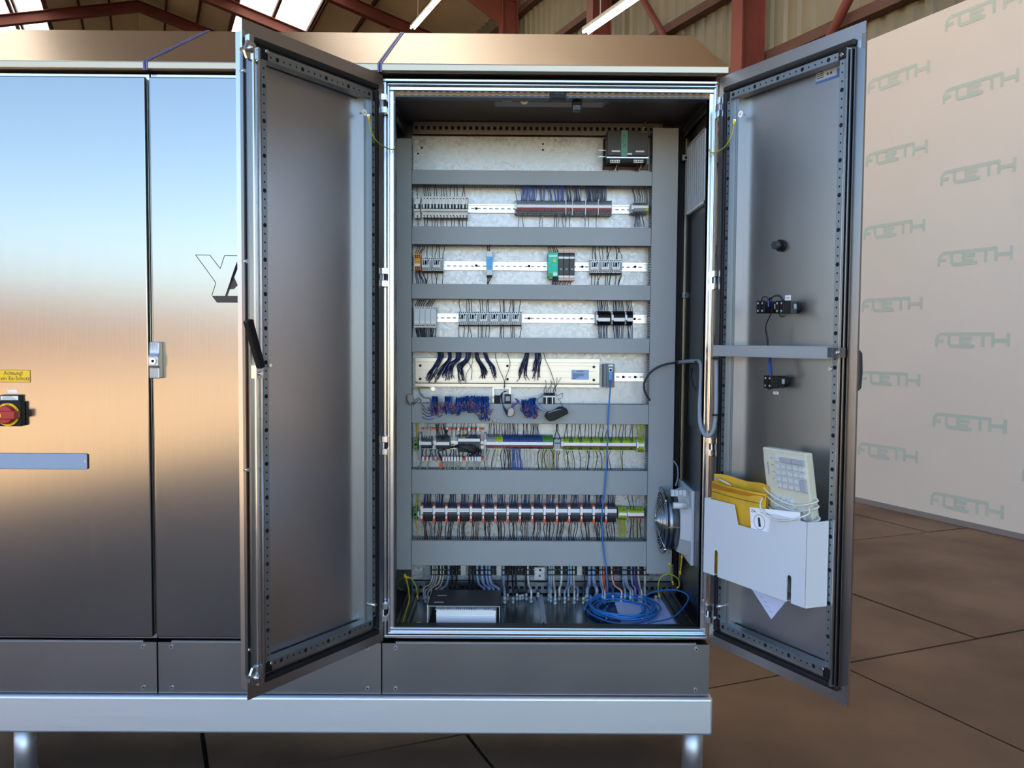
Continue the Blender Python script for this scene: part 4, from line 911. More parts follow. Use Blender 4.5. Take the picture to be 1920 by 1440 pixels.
bundle('thin dark leads of the small grey connector', None, [([A(774, 757, .455), A(779, 750, .46), A(786, 746, .48), A(790, 752, .5)], NAVY, .0013), ([A(774, 760, .455), A(782, 752, .46), A(788, 748, .48), A(789, 756, .5)], BLACKW, .0013)])
# bracket and sockets below the rack
br_ = T('socket_bracket', 'small metal bracket holding dark sockets below the rack rail', 'bracket', (X(940, 757, .54), YP, Z(940, 757, .54)))
pbox(br_, 'plate', 923.5, 726, 958, 729, .545, YP, ZINC); pbox(br_, 'side', 923.5, 729, 926, 756, .545, YP, ZINC); pbox(br_, 'side', 954.5, 729, 957.5, 750, .545, YP, ZINC)
pbox(br_, 'socket', 927, 742, 938, 756, .52, .55, BLACK); pbox(br_, 'socket', 946, 740, 958, 757, .5, .55, BLACK); pbox(br_, 'socket_face', 948, 743, 956, 752, .497, .5, MGREY)
sk_ = T('socket_bracket', 'pair of dark sockets with grey leads above the black plug block', 'bracket', (X(1032, 758, .54), YP, Z(1032, 758, .54)))
for k in range(2): pbox(sk_, 'socket', 1020+11*k, 738, 1029+11*k, 757, .5, YP, BLACK); pbox(sk_, 'clip', 1024+11*k, 742, 1026+11*k, 757, .495, .5, WHITE)
pbox(sk_, 'latch', 1019, 742, 1041, 745, .493, .5, LGREY)
bundle('light blue grey leads arching into the black plug block', None, [([A(tx(1540-8*k), ty(60+6*k), .49), A(tx(1470-6*k), ty(110+4*k), .465), A(tx(1465-8*k), ty(180), .45), A(tx(1520-5*k), ty(235+3*k), .445), A(tx(1570), ty(262), .445)], BGREYW, .0024) for k in range(4)])
bundle('frayed thin black wires above the two dark sockets', None, [([A(1025+4*k, 742, .5), A(1022+4*k+rnd(-4, 4), 733, .49), A(1022+5*k+rnd(-3, 3), 722, .495), A(1020+6*k+rnd(-4, 4), 706+rnd(0, 9), .5)], BLACKW, .001) for k in range(6)]+[([A(1046, 742, .49), A(1055, 737, .485), A(1053, 746, .48), A(1046, 749, .485), A(1050, 752, .46), A(1056, 764, .45)], BLACKW, .0011)])
bundle('navy wires looping round the sockets below the rack rail', None, [([A(tx(1060+12*k), ty(20), .5), A(tx(1035-6*k), ty(60), .48), A(tx(1040), ty(180), .46), A(tx(1070+10*k), ty(270), .45), A(tx(1105), ty(325), .445)], NAVY, .0014) for k in range(4)])
# --- row 6
GN = [(1, GREEN)]
def earth(label, px0, py0, px1, py1, mt=GREEN):
    t, a, b = block('earth_terminal', label, 'terminal', px0, py0, px1, py1, .495, mt, bev=.0015)
    q = MB(); h_ = a.z-b.z
    for f in (.2, .8): q.cyl(((a.x+b.x)/2, .4942, b.z+h_*f), ((a.x+b.x)/2, .495, b.z+h_*f), .003, HOLE, 8)
    q.box(a.x+.003, b.x-.003, .4942, .495, b.z+h_*.4, b.z+h_*.6, HOLE); q.build('screw_hole', t, kind='stuff'); return t
earth('green earth terminal at the hinge side end of the orange flanked row', 776.3, 822, 783, 845)
bundle('thick yellow earth wire running down into the upper green terminal', None, [drop(781, 790, 782, 824, YELW, .004, bow=.001)])
for px, lb in ((787.5, 'hinge side'), (909.5, 'middle')):
    t, a, b = block('support_bracket', 'grey plastic bracket at the %s end of the orange clip bars' % lb, 'bracket', px-2, 812, px+2, 865, .5, MGREY)
def clipbar(label, px0, px1, py0, py1, clips, orange):
    a, b = A(px0, py0, .5), A(px1, py1, .5)
    t = T('shield_clamp_bar', label, 'clamp bar', ((a.x+b.x)/2, YP, b.z))
    MB().box(a.x, b.x, .505, .525, b.z, a.z, ORANGE2 if orange else MGREY).build('bar', t)
    for c in clips: pbox(t, 'clip', c-1.8, py0-1, c+1.8, py1+1.5, .488, .505, LGREY, bevel=.001)
    return t
clipbar('orange bar across the top of the terminal group', 790, 908, 802.5, 806.5, (838, 859.5, 880, 896.5), True)
clipbar('orange bar with a row of white clips under the terminal group', 792, 910, 857.5, 863.5, (793, 801, 808, 816.5, 831.5, 837, 842, 847.5, 853, 858.5, 864, 875, 880.5, 886, 891.5, 896, 900), True)
MBR = M('terminal_dark', (92, 96, 100), .45)
tstrip('short grey terminal strip, first beside the green earth terminal', 789, 809.5, 820, 842, [(1, MBR)], (828.5, 834))
tstrip('short grey terminal strip, second beside the green earth terminal', 817.5, 843.5, 819, 843, [(1, MBR)], (829, 834.5))
tstrip('two tier grey terminal strip with black wiring in front', 858, 900.5, 818, 849, [(1, MBR)], (822.5, 828), Yf=.48)
bundle('dense black wires across the two tier terminal strip', None, [([A(848+rnd(-6, 40), 838+rnd(-3, 3), .475), A(862+rnd(-6, 30), 835+rnd(-3, 6), .47), A(880+rnd(-6, 15), 842+rnd(-5, 6), .47), A(905-rnd(0, 30), 850+rnd(-4, 6), .48)], BLACKW, .0018) for k in range(26)])
bundle('black wires between the short terminal strips and the white clips', None, [drop(792+6.5*k+rnd(-2, 2), 842, 793+6.3*k, 858, BLACKW, .002, bow=.006) for k in range(18)])
bundle('white wires dropping into the first short terminal strip', None, [drop(797+2.6*k, 793, 794+3.2*k, 824, WHITEW, .0015) for k in range(5)])
bundle('black wires curving into the second short terminal strip', None, [drop(815+3*k, 794, 817+3.4*k, 822, BLACKW if k % 2 else NAVY, .0016, bow=.008) for k in range(8)]+[([A(838, 806, .49), A(835, 815, .48), A(829, 823, .48)], BLACKW, .005)])
bundle('grey and yellow coiled leads above the two tier terminal strip', None, [([A(858+8*k, 806, .5), A(862+8*k, 812, .48), A(856+8*k, 817, .48), A(864+7*k, 821, .485), A(872+6*k, 818, .49)], (GREYW, YELW, BLACKW, PURPLEW, BLACKW, GREYW)[k], .0014) for k in range(6)]+[drop(850+7*k, 794, 848+7*k, 820, BLACKW, .0014) for k in range(7)])
bundle('pale cables leaving the white clips down into the duct', None, [drop(c, 863, c-rnd(0, 6), 882, BEIGEW, .0028, bow=.004) for c in (793, 801, 831.5, 837, 842, 847.5, 853, 858.5, 864, 875, 880.5, 891.5, 896, 900)])
bundle('thick blue and black leads arching under the first two terminal strips', None, [([A(816, 842, .48), A(809, 846, .47), A(809, 854, .47), A(814, 859, .475), A(819, 866, .48)], BGREYW, .0022), ([A(826, 842, .48), A(818, 848, .47), A(820, 855, .47), A(826, 861, .475), A(828, 866, .48)], GREYW, .0022), ([A(834, 843, .48), A(822, 846, .47), A(826, 855, .47), A(828, 864, .475)], BLACKW, .003)])
t, a, b = block('wire_connector', 'small orange connector dangling below the clip bar', 'connector', 823.5, 868, 829.5, 877, .47, ORANGE2, bev=.001, depth=.485)
tstrip('blue and green terminal strip with one long white marker, middle of the row', 911.5, 1037.5, 817, 843, [(.13, MGREY), (.24, YG), (.5, BLUEP), (.84, BLUEP), (1, GREEN)], (829, 834.5), (835.5, 838.5), RED)
t, a, b = block('terminal_module', 'mid grey terminal module between the two long white marked strips', 'terminal', 1038.5, 824, 1051, 842, .488, MGREY)
pbox(t, 'print', 1040, 830, 1050, 832, .4872, .488, INK)
tstrip('green yellow terminal strip with one long white marker on the fan side', 1055.5, 1193, 821.5, 845, [(k/22, YG if k % 3 else GREEN) for k in range(1, 23)], (830.5, 836), (836.8, 839.5), RED)
tstrip('short bright yellow green earth strip at the fan side row end', 1197, 1208, 822, 848.5, [(1, YG)], (832, 837))
bundle('blue and black wires above the blue terminal strip', None, [drop(x+rnd(-2, 2), 793, x, 822, NAVY if k % 3 else BLACKW, .0015) for k, x in enumerate([917+3.6*k for k in range(6)]+[943+3*k for k in range(10)]+[980+3.5*k for k in range(10)])])
bundle('black and grey wires above the grey terminal module', None, [drop(1045, 793, 1040, 826, BLACKW, .002), drop(1044, 793, 1050, 826, BLACKW, .002), drop(1046, 793, 1043, 826, GREYW, .0016)])
bundle('single blue black wires above the green yellow terminal strip', None, [drop(1058+6.4*k+rnd(-1, 5), 794, 1058+6.4*k, 824, NAVY if k % 2 else BLACKW, .0015) for k in range(21)])
bundle('yellow earth wires above the bright yellow green strip', None, [drop(1193+3*k, 794, 1197+2.2*k, 823, YGW, .0016) for k in range(6)])
bundle('green yellow and dark wires below the blue terminal strip', None, [drop(914+5*k, 842, 912+4*k+rnd(-2, 2), 882, (BLACKW, YGW, GREYW)[k % 3], .0015, bow=.012) for k in range(5)]+[drop(942+2.4*k, 842, 943+2.6*k+rnd(-2, 2), 882, BLACKW, .0016, bow=.01) for k in range(7)])
bundle('bright blue wires below the middle of the blue terminal strip', None, [drop(960+2*k, 842, 960+2.5*k, 882, BLUEW, .0016, bow=.006) for k in range(9)])
bundle('yellow and dark green wires below the green end of the blue strip', None, [drop(984+4*k, 842, 986+3.6*k, 882, BEIGEW, .0014, bow=.008) for k in range(5)]+[drop(1012+3.4*k, 842, 1012+3.2*k+rnd(-3, 3), 882, YGW if k % 2 else BLACKW, .0017, bow=.012) for k in range(9)])
bundle('sparse dark wires below the green yellow terminal strip', None, [drop(x, 845, x+rnd(-4, 4), 882, BLACKW if k % 3 else YGW, .0015, bow=.01) for k, x in enumerate((1041, 1045, 1050, 1058, 1061, 1066, 1069, 1073, 1085, 1099, 1101, 1105, 1111, 1117, 1124, 1131, 1137, 1145, 1163, 1168))])

ORD = 'first second third fourth fifth sixth seventh eighth ninth tenth eleventh twelfth thirteenth fourteenth fifteenth sixteenth seventeenth eighteenth nineteenth'.split()
def ordw(k):
    if k < 19: return ORD[k]
    t_, u_ = divmod(k+1, 10); return {2: 'twentieth', 3: 'thirtieth', 4: 'fortieth'}[t_] if u_ == 0 else {2: 'twenty', 3: 'thirty', 4: 'forty'}[t_]+' '+ORD[u_-1]
# --- row 7: sixteen blocks
earth('green earth terminal at the hinge side end of the lowest terminal row', 775.2, 953, 781.8, 976)
pbox(T('terminal_marker', 'small white marker tag beside the lower green earth terminal', 'marker', (X(785, 967, .5), .5, Z(785, 967, .5))), 'tag', 783, 959.5, 786, 968, .5, .545, WHITE)
bundle('yellow earth wire passing through the lower green terminal', None, [drop(783, 925, 780, 954, YGW, .0035, bow=.001), drop(780, 975, 783, 1006, YELW, .003, bow=.001)])
pitch7 = (1136-790.7)/15
tb = None
for k in range(16):
    lb = 'terminal block with white cross markers and orange tips, %s of sixteen from the hinge side' % ('first second third fourth fifth sixth seventh eighth ninth tenth eleventh twelfth thirteenth fourteenth fifteenth last'.split()[k])
    if tb is None:
        x0, x1 = X(788.3, 960, .49), X(788.3+pitch7, 960, .49); L7 = x1-x0; z_, zt = Z(800, 979, .49), Z(800, 947.5, .49); H_ = zt-z_
        tb = T('terminal_block', lb, 'terminal block', (x0, YP, z_), 'sixteen orange tipped terminal blocks')
        q = MB(); n_ = 8; xs = x0+.0115; p_ = (x1-.0008-xs)/n_
        for j in range(n_):
            c = xs+j*p_; q.prism([(YP-.012, z_), (.508, z_), (.498, z_+H_*.25), (.492, z_+H_*.5), (.494, z_+H_*.8), (.508, zt), (YP-.012, zt)], 0, c+.0003, c+p_-.0008, MBR if j else RED)
            for fz in (.06, .16, .26, .36): q.box(c+p_*.2, c+p_*.65, .494, .506, z_+H_*fz-.0016, z_+H_*fz+.0016, HOLE)
        q.build('terminals', tb, kind='stuff')
        q = MB(); q.box(xs-.001, x1-.0012, .486, .496, Z(800, 959.5, .49), Z(800, 953, .49), WHITE); q.build('marker_strip', tb)
        q = MB(); q.box(xs-.001, x1-.0012, .4856, .486, Z(800, 956.6, .49), Z(800, 956, .49), MGREY); q.build('marker_line', tb)
        q = MB(); q.box(x0+.0005, x0+.011, .482, .53, Z(800, 964, .49), Z(800, 949, .49), WHITE); q.build('end_plate', tb, bevel=.001)
        q = MB(); q.box(x0+.001, x0+.0105, .484, .53, Z(800, 949, .49), Z(800, 945.8, .49), ORANGE2); q.build('orange_tip', tb)
        q = MB(); q.box(x0+.001, x0+.0105, .482, .53, Z(800, 979.5, .49), Z(800, 971.5, .49), ORANGE2); q.build('orange_tip', tb)
        q = MB(); q.box(x0+.003, x0+.009, .4805, .53, Z(800, 971.5, .49), Z(800, 965.5, .49), WHITE); q.box(x0+.001, x0+.0105, .483, .53, Z(800, 965.5, .49), Z(800, 964, .49), RED); q.build('test_plug', tb)
        t0 = Vector(tb.location)
    else:
        xk = X(788.3+pitch7*k, 960, .49); zk = Z(788.3+pitch7*k, 979+.09*k, .49); dup(tb, Vector((xk, YP, zk)), lb)
tstrip('bright yellow green earth block after the sixteen orange tipped blocks', 1159.5, 1176, 953.5, 976, [(1, YG)], (961.5, 966.5), ends=False)
tstrip('short terminal strip with white marker and red band at the end of the lowest row', 1180, 1208, 954, 974, [(1, YG)], (962, 967.5), (968, 971.5), RED)
for k in range(16):
    px = 788.3+pitch7*k
    bundle('fan of navy wires above the %s orange tipped block from the hinge side' % ORD[k], 'navy wire fans above the lowest terminal row', [drop(px+7+2.0*j+rnd(-1, 2), 924, px+6.5+2.1*j, 950, NAVY if rnd(0, 1) < .85 else BLACKW, .0016, Y1=.50, bow=.003) for j in range(7)])
    mt = (BROWNW, BROWNW, BLACKW, BLACKW)[k % 4] if k < 12 else BLACKW
    cc = px+rnd(7, 15)
    bundle('dark wires below the %s orange tipped block from the hinge side' % ORD[k], 'dark wire groups below the lowest terminal row', [drop(px+4+2.6*j, 977, cc+(j-3)*rnd(1.6, 3.2), 1015, mt if rnd(0, 1) < .7 else (NAVY if rnd(0, 1) < .5 else BLACKW), .0015, bow=.009) for j in range(6)])
bundle('yellow green earth wires below the bright earth block', None, [drop(1161+2.2*k, 974, 1162+2.2*k, 1008, YGW, .0017, bow=.002) for k in range(6)])
bundle('blue and black wires at the end strip of the lowest terminal row', None, [drop(1178+7*k, 926, 1182+6*k, 956, NAVY if k < 2 else GREYW, .0015) for k in range(4)]+[drop(1183+6*k, 973, 1181+7*k, 1010, BLACKW, .002, bow=.006) for k in range(4)]+[drop(1185+6*k, 973, 1188+5*k, 1010, YGW, .0014, bow=.006) for k in range(3)])

# --- cable clamp rail and cables to the gland plate
cr = T('cable_clamp_rail', 'dark cable clamp rail with metal plates under the lowest duct', 'rail', (X(1010, 1088, .54), YP, Z(1010, 1088, .54)))
pbox(cr, 'back_plate', 792, 1056, 1262, 1090, .552, YP, GALVD); pbox(cr, 'angle', 802, 1078, 1240, 1085, .545, .552, GALVD)
for i, px in enumerate([817, 838, 860, 893, 915, 935, 955, 976, 998, 1036, 1055, 1074, 1105, 1125, 1145, 1165, 1185, 1208]):
    pbox(cr, 'clamp', px-9.5, 1062, px+9, 1078, .53, .548, BLACK)
q = MB()
for i in range(60):
    px = 806+6.9*i; p = A(px, 1068, .53); q.box(p.x, p.x+.004, .5285, .53, p.z-.002, p.z+.002, MGREY)
q.build('tooth', cr, kind='stuff')
for px in (868, 935, 1086): pbox(cr, 'slotted_plate', px-4, 1061, px+5, 1079, .528, .531, ZINC)
for px in (1011, ): pbox(cr, 'mount_plate', px-9, 1064, px+10, 1087, .528, .531, GALV)
q = MB(); c = A(1013, 1069, .527); q.cyl((c.x, .5272, c.z), (c.x, .5282, c.z), .005, HOLE, 12); c = A(1012, 1080, .527); q.cyl((c.x, .5272, c.z), (c.x, .5282, c.z), .004, HOLE, 12); q.build('mount_hole', cr, kind='stuff')
GZ = Z0+.012
def cable(label, top, bot, mt, r, yb=None, gland=True, Yt=.515, tie=True):
    """top: pixel x under the duct, bot: pixel (x, y) of the gland on the bottom plate"""
    d = ray(bot[0], bot[1]); p = CAM+d*((GZ+.028-CAM.z)/d.z)
    a = A(top, 1052, Yt); b = A(top, 1079, Yt-.003)
    c1 = Vector((b.x*.7+p.x*.3, (b.y+p.y)/2+.01, b.z*.45+p.z*.55)); e = Vector((p.x, p.y, p.z-.006))
    t = T('cable', label, 'cable', (p.x, p.y, GZ), 'cables running from the clamp rail to the gland plate')
    q = MB(); q.tube(smooth([a, b, c1, Vector((p.x, p.y+.004, p.z+.02)), e], 5), r, mt, 8, False); q.build('sheath', t)
    if tie:
        q = MB()
        for py in (1068, 1077): z_ = A(top, py, Yt).z; q.box(a.x-r*1.15, a.x+r*1.15, Yt-r*1.25-.002, .545, z_-.0022, z_+.0022, BLACK)
        q.build('cable_tie', t)
    if gland:
        q = MB(); g = max(r*1.5, .006); q.cyl((p.x, p.y, GZ), (p.x, p.y, GZ+.012), g*1.15, GLAND, 6); q.cyl((p.x, p.y, GZ+.012), (p.x, p.y, GZ+.03), g, GLAND, 10, g*.8); q.build('cable_gland', t)
CAB = [(811, (795, 1112), BEIGEW, .0035, 'pale'), (815, (798, 1117), GREYW, .0035, 'grey'), (819, (803, 1119), BEIGEW, .003, 'pale'), (826, (809, 1112), BEIGEW, .0035, 'beige'), (831, (815, 1117), BEIGEW, .003, 'beige'), (841, (826, 1116), BGREYW, .005, 'blue grey'),
       (848, (846, 1113), BLACKW, .004, 'black'), (856, (856, 1116), BLACKW, .004, 'black'), (880, (880, 1114), BLACKW, .004, 'black'), (887, (889, 1114), BLACKW, .004, 'black'), (895, (908, 1114), BGREYW, .005, 'blue grey'), (904, (917, 1114), BGREYW, .0065, 'thick blue grey'), (912, (925, 1114), BGREYW, .005, 'blue grey'), (918, (935, 1114), BGREYW, .0065, 'thick blue grey'),
       (944, (946, 1119), BGREYW, .0055, 'blue grey'), (952, (952, 1113), BLACKW, .004, 'black'), (961, (962, 1119), BLACKW, .004, 'black'), (967, (969, 1113), BLACKW, .004, 'black'), (986, (987, 1113), BLACKW, .004, 'black'), (990, (996, 1118), WHITEW, .004, 'white'),
       (1030, (1030, 1114), BGREYW, .0055, 'blue grey'), (1034, (1033, 1117), GREYW, .004, 'grey'), (1038, (1041, 1121), BEIGEW, .0045, 'beige'), (1053, (1049, 1113), WHITEW, .0045, 'pale'), (1066, (1059, 1119), BGREYW, .004, 'blue grey'), (1071, (1066, 1114), GREYW, .004, 'grey'), (1076, (1077, 1120), BEIGEW, .004, 'beige'), (1070, (1083, 1114), BGREYW, .004, 'blue grey'), (1096, (1094, 1120), DARKG, .003, 'dark grey'),
       (1105, (1101, 1115), BGREYW, .0075, 'thick blue grey'), (1113, (1119, 1114), BGREYW, .0075, 'thick blue grey'), (1125, (1130, 1117), BGREYW, .004, 'blue grey'), (1128, (1134, 1119), PINK, .003, 'pinkish'), (1132, (1136, 1113), ORANGEW, .0045, 'orange'), (1138, (1149, 1116), M('deep_blue_cable', (34, 70, 140), .4), .004, 'deep blue'), (1147, (1165, 1117), PINK, .0035, 'pinkish'), (1149, (1168, 1113), REDW, .002, 'dark red'),
       (1168, (1172, 1116), BGREYW, .004, 'blue grey'), (1171, (1182, 1118), GREYW, .004, 'grey'), (1174, (1186, 1117), GREYW, .004, 'grey'), (1184, (1191, 1113), BGREYW, .0045, 'blue grey'), (1190, (1199, 1118), PURPLEW, .0045, 'purple'), (1197, (1203, 1119), BEIGEW, .0045, 'beige'), (1209, (1209, 1114), BEIGEW, .005, 'pale yellow')]
for i_, (tp, bt, mt, r, cl) in enumerate(CAB):
    cable('%s cable to the bottom plate, %s from the binder side' % (cl, ordw(i_)), tp, bt, mt, r)
for i, (px, py) in enumerate(((975, 1119), (980, 1118), (1009, 1114), (1155, 1115), (1230, 1120), (1096, 1123))):
    d = ray(px, py); p = CAM+d*((GZ+.012-CAM.z)/d.z); q = MB(); q.cyl((p.x, p.y, GZ), (p.x, p.y, GZ+.008), .009, GLAND, 6); q.cyl((p.x, p.y, GZ+.008), (p.x, p.y, GZ+.02), .007, GLAND, 10)
    q.build('blind_gland', loc=(p.x, p.y, GZ), label='closed pale cable gland %s' % ('just beside the binder', 'a little farther from the binder', 'beside the seam of the bottom plate', 'behind the blue cable coil', 'in the corner under the fan', 'in front of the cables over the coil end')[i], cat='gland', group='closed glands on the bottom plate')
def floorpt(px, py, z=None):
    z = GZ if z is None else z; d = ray(px, py); return CAM+d*((z-CAM.z)/d.z)
# binder
zt_ = GZ+.075
c = [floorpt(840, 1102, zt_), floorpt(945, 1102, zt_), floorpt(939, 1153, zt_), floorpt(800, 1150, zt_)]
bi = T('ring_binder', 'black ring binder full of white paper lying on the bottom plate', 'binder', tuple(floorpt(870, 1172)))
x0, x1 = (floorpt(801, 1171).x), (floorpt(939, 1173).x); y0, y1 = floorpt(870, 1172).y, floorpt(890, 1106, zt_).y
q = MB(); BK = M('binder_black', (16, 18, 24), .5); BW = M('binder_lining', (206, 208, 204), .6)
q.box(x0, x1, y0, y1, zt_-.003, zt_, BK); q.box(x0, x1, y0, y1, GZ, GZ+.003, BK); q.box(x1-.003, x1, y0, y1, GZ, zt_, BK); q.build('cover', bi, bevel=.002)
q = MB(); q.box(x0, x0+.004, y0, y1, GZ, zt_, BW); q.box(x1-.006, x1-.0031, y0+.002, y1-.002, GZ+.003, zt_-.003, BW); q.box(x0+.004, x1-.006, y0+.002, y1-.002, zt_-.005, zt_-.003, BW); q.build('lining', bi)
for k in range(9): z_ = GZ+.005+k*.0055; MB().box(x0+.032+rnd(0, .004), x1-.016-rnd(0, .006), y0+rnd(.002, .01), y1-.02, z_, z_+.0049, PAPER).build('paper_stack', bi)
q = MB()
for k in range(24):
    if rnd(0, 1) < .75: xx = x0+.05+k*.0082; q.box(xx, xx+.0015, y0+.004, y0+.03, GZ+.0565, GZ+.0571, INK)
q.box(x0+.03, x1-.03, y0+.006, y1-.02, GZ+.0545, GZ+.0564, PAPER); q.build('tab_sheet', bi, kind='stuff')
for py in (1116.5, 1129): p = floorpt(829 if py < 1120 else 823, py, zt_); q = MB(); q.box(p.x-.018, p.x+.018, p.y-.006, p.y+.004, zt_, zt_+.0005, ZINC); q.build('rado_slot', bi, bevel=.002)
# sheets of paper
pq = [floorpt(1150, 1121), floorpt(1252, 1124), floorpt(1281, 1170), floorpt(1166, 1174)]
q = MB(); q.add([tuple(p) for p in pq]+[(p.x, p.y, p.z+.002) for p in pq], [(3, 2, 1, 0), (4, 5, 6, 7)]+[(i, (i+1) % 4, 4+(i+1) % 4, 4+i) for i in range(4)], M('paper_lilac', (205, 212, 240), .7))
ps_ = T('paper_sheet', 'loose white paper sheet lying under the blue cable coil', 'paper', tuple(pq[3])); q.build('sheet', ps_)
q = MB()
for k in range(9):
    a_ = pq[0].lerp(pq[3], .25+k*.06); b_ = pq[1].lerp(pq[2], .25+k*.06); s_, e_ = a_.lerp(b_, .1), a_.lerp(b_, .3+.2*rnd(0, 1)); q.add([(s_.x, s_.y, s_.z+.0022), (e_.x, e_.y, e_.z+.0022), (e_.x, e_.y-.003, e_.z+.0022), (s_.x, s_.y-.003, s_.z+.0022)], [(0, 1, 2, 3)], MGREY)
q.build('print', ps_, kind='stuff')
# blue network cable: from the switch down to the coil on the bottom plate
lc_ = T('network_cable', 'blue network cable hanging from the grey module into a coil on the bottom plate', 'cable', tuple(floorpt(1165, 1172)))
pts = [A(1145, 700, .486), A(1145, 712, .478), A(1144, 730, .46), A(1142, 760, .45), A(1140, 800, .452), A(1138, 860, .455), A(1134, 920, .455), A(1129, 960, .455), A(1128, 985, .455), A(1132, 1030, .455), A(1136, 1060, .45), A(1139, 1100, .43), floorpt(1139, 1120, GZ+.01), floorpt(1138, 1124, GZ+.02)]
q = MB(); q.tube(smooth(pts, 5), .0032, LANB, 8); q.build('lead', lc_)
q = MB(); q.box(*sorted((X(1141.5, 700, .48), X(1148, 700, .48))), .476, .49, Z(1145, 713, .48), Z(1145, 697, .48), M('plug_blue', (70, 150, 215), .35)); q.build('plug', lc_, bevel=.001)
cc, cr_ = floorpt(1166, 1147), floorpt(1238, 1150); rx = cr_.x-cc.x; ry = (floorpt(1166, 1122).y-floorpt(1166, 1174).y)/2; cy_ = (floorpt(1166, 1122).y+floorpt(1166, 1174).y)/2
for k in range(9):
    f = rnd(.62, .98); ox, oy = rnd(-.014, .014), rnd(-.008, .008); pts = []; ph = rnd(0, 6)
    for i in range(41):
        a_ = 2*pi*i/40; pts.append((cc.x+ox+rx*f*cos(a_), cy_+oy+ry*f*sin(a_), GZ+.006+.004*k*.8+.003*sin(3*a_+ph)))
    q = MB(); q.tube(pts, .0034, LANB, 6, False); q.build('coil_turn', lc_)
q = MB(); q.tube(smooth([floorpt(1215, 1168, GZ+.02), floorpt(1262, 1157, GZ+.02), floorpt(1288, 1130, GZ+.03), floorpt(1287, 1114, GZ+.05), floorpt(1262, 1106, GZ+.05), floorpt(1225, 1110, GZ+.05), floorpt(1209, 1120, GZ+.04), floorpt(1211, 1131, GZ+.03)], 6), .0034, LANB, 8); q.build('loose_loop', lc_)
q = MB(); q.tube(smooth([floorpt(1200, 1134, GZ+.03), floorpt(1207, 1150, GZ+.006), floorpt(1204, 1160, GZ+.03)], 5), .0034, LANB, 6); q.tube(smooth([floorpt(1139, 1136, GZ+.03), floorpt(1134, 1147, GZ+.006), floorpt(1137, 1160, GZ+.03)], 5), .0034, LANB, 6); q.build('inner_strand', lc_)
e = floorpt(1109, 1124, GZ+.03); q = MB(); q.cyl(e, e+Vector((-.004, .02, .012)), .006, LANB, 8); q.tube(smooth([floorpt(1096, 1142, GZ+.025), floorpt(1101, 1130, GZ+.03), e], 4), .0034, LANB, 6); q.build('cable_end', lc_)
# earth wires in the bottom corners and at the doors
def ew(label, pts, mt=YGW, r=.0022, lug=True):
    t = T('earth_wire', label, 'wire', tuple(pts[-1])); q = MB(); q.tube(smooth(pts, 6), r, mt, 6); q.build('wire', t)
    if lug:
        for a_, b_ in ((Vector(pts[0]), Vector(pts[1])), (Vector(pts[-1]), Vector(pts[-2]))):
            d_ = (b_-a_).normalized(); q = MB(); q.cyl(a_, a_+d_*.014, r*1.6, YELLOW, 8); q.box(a_.x-.004, a_.x+.004, a_.y-.002, a_.y+.002, a_.z-.004, a_.z+.004, ZINC); q.build('cable_lug', t)
    return t
def dpt(xf, lc, px, py, n): s_, z_ = lc(px, py, n); return xf(s_, n, z_)
ew('yellow green earth wire drooping from the lever door to the cabinet frame', [dpt(xL, lL, 691, 217, .055), dpt(xL, lL, 694, 240, .06), dpt(xL, lL, 704, 262, .06), A(722, 276, -.05), A(737, 280, .01), A(741, 268, .03), A(738, 258, .06)])
ew('yellow green earth wire drooping from the pocket door to the cabinet frame', [dpt(xR, lR, 1377, 226, .06), dpt(xR, lR, 1373, 250, .07), dpt(xR, lR, 1362, 272, .07), A(1348, 283, -.05), A(1333, 286, .0), A(1329, 272, .03), A(1331, 250, .05)])
ew('short yellow earth wire in the top corner beside the lever door', [A(737, 192, .02), A(743, 180, .03), A(746, 177, .05)], ORANGEW, .002)
ew('short yellow earth wire in the top corner beside the pocket door', [A(1333, 194, .03), A(1330, 186, .03), A(1325, 182, .05)], YELW, .002)
ew('yellow green earth wire dropping to the bottom plate near the binder', [A(759, 1078, .42), A(765, 1100, .38), A(767, 1125, .3), floorpt(760, 1150, GZ+.02), floorpt(757, 1168, GZ+.012), floorpt(770, 1171, GZ+.01), floorpt(788, 1168, GZ+.012)], YGW, .0032)
ew('yellow green earth wire looping down beside the clamp rail', [A(760, 1082, .45), A(770, 1084, .45), A(780, 1100, .44), floorpt(783, 1122, GZ+.01)], YGW, .0028)
ew('thin green earth wire curled in the lower corner behind the binder', [A(757, 1082, .47), A(747, 1090, .48), A(747, 1102, .48), A(756, 1106, .5)], M('green_wire'), .0022, False)
ew('yellow green earth wire looping under the fan', [floorpt(1237, 1120, GZ+.02), A(1234, 1105, .42), A(1238, 1084, .42), A(1254, 1076, .42), A(1270, 1084, .42), A(1274, 1096, .44), A(1270, 1104, .46)], YGW, .0028)
ew('yellow earth wire dropping behind the fan to the bottom corner', [A(1255, 1055, .47), A(1257, 1075, .47), A(1262, 1095, .48)], YGW, .0026)
ew('yellow earth wire fixed to the post below the fan', [A(1279, 1040, .45), A(1277, 1060, .44), A(1275, 1076, .44)], YELW, .003)
ew('long dim green earth wire at the cabinet ceiling corner', [A(1250, 220, .5), A(1230, 221, .52), A(1212, 228, .54), A(1206, 244, .55)], M('green_wire'), .0018)
bundle('red and white leads between lowest duct and wide vertical duct', None, [([A(1213, 1056, .5), A(1222, 1058, .49), A(1234, 1054, .49)], REDW, .002), ([A(1213, 1058, .49), A(1224, 1060.5, .485), A(1234, 1055, .485)], WHITEW, .002)])

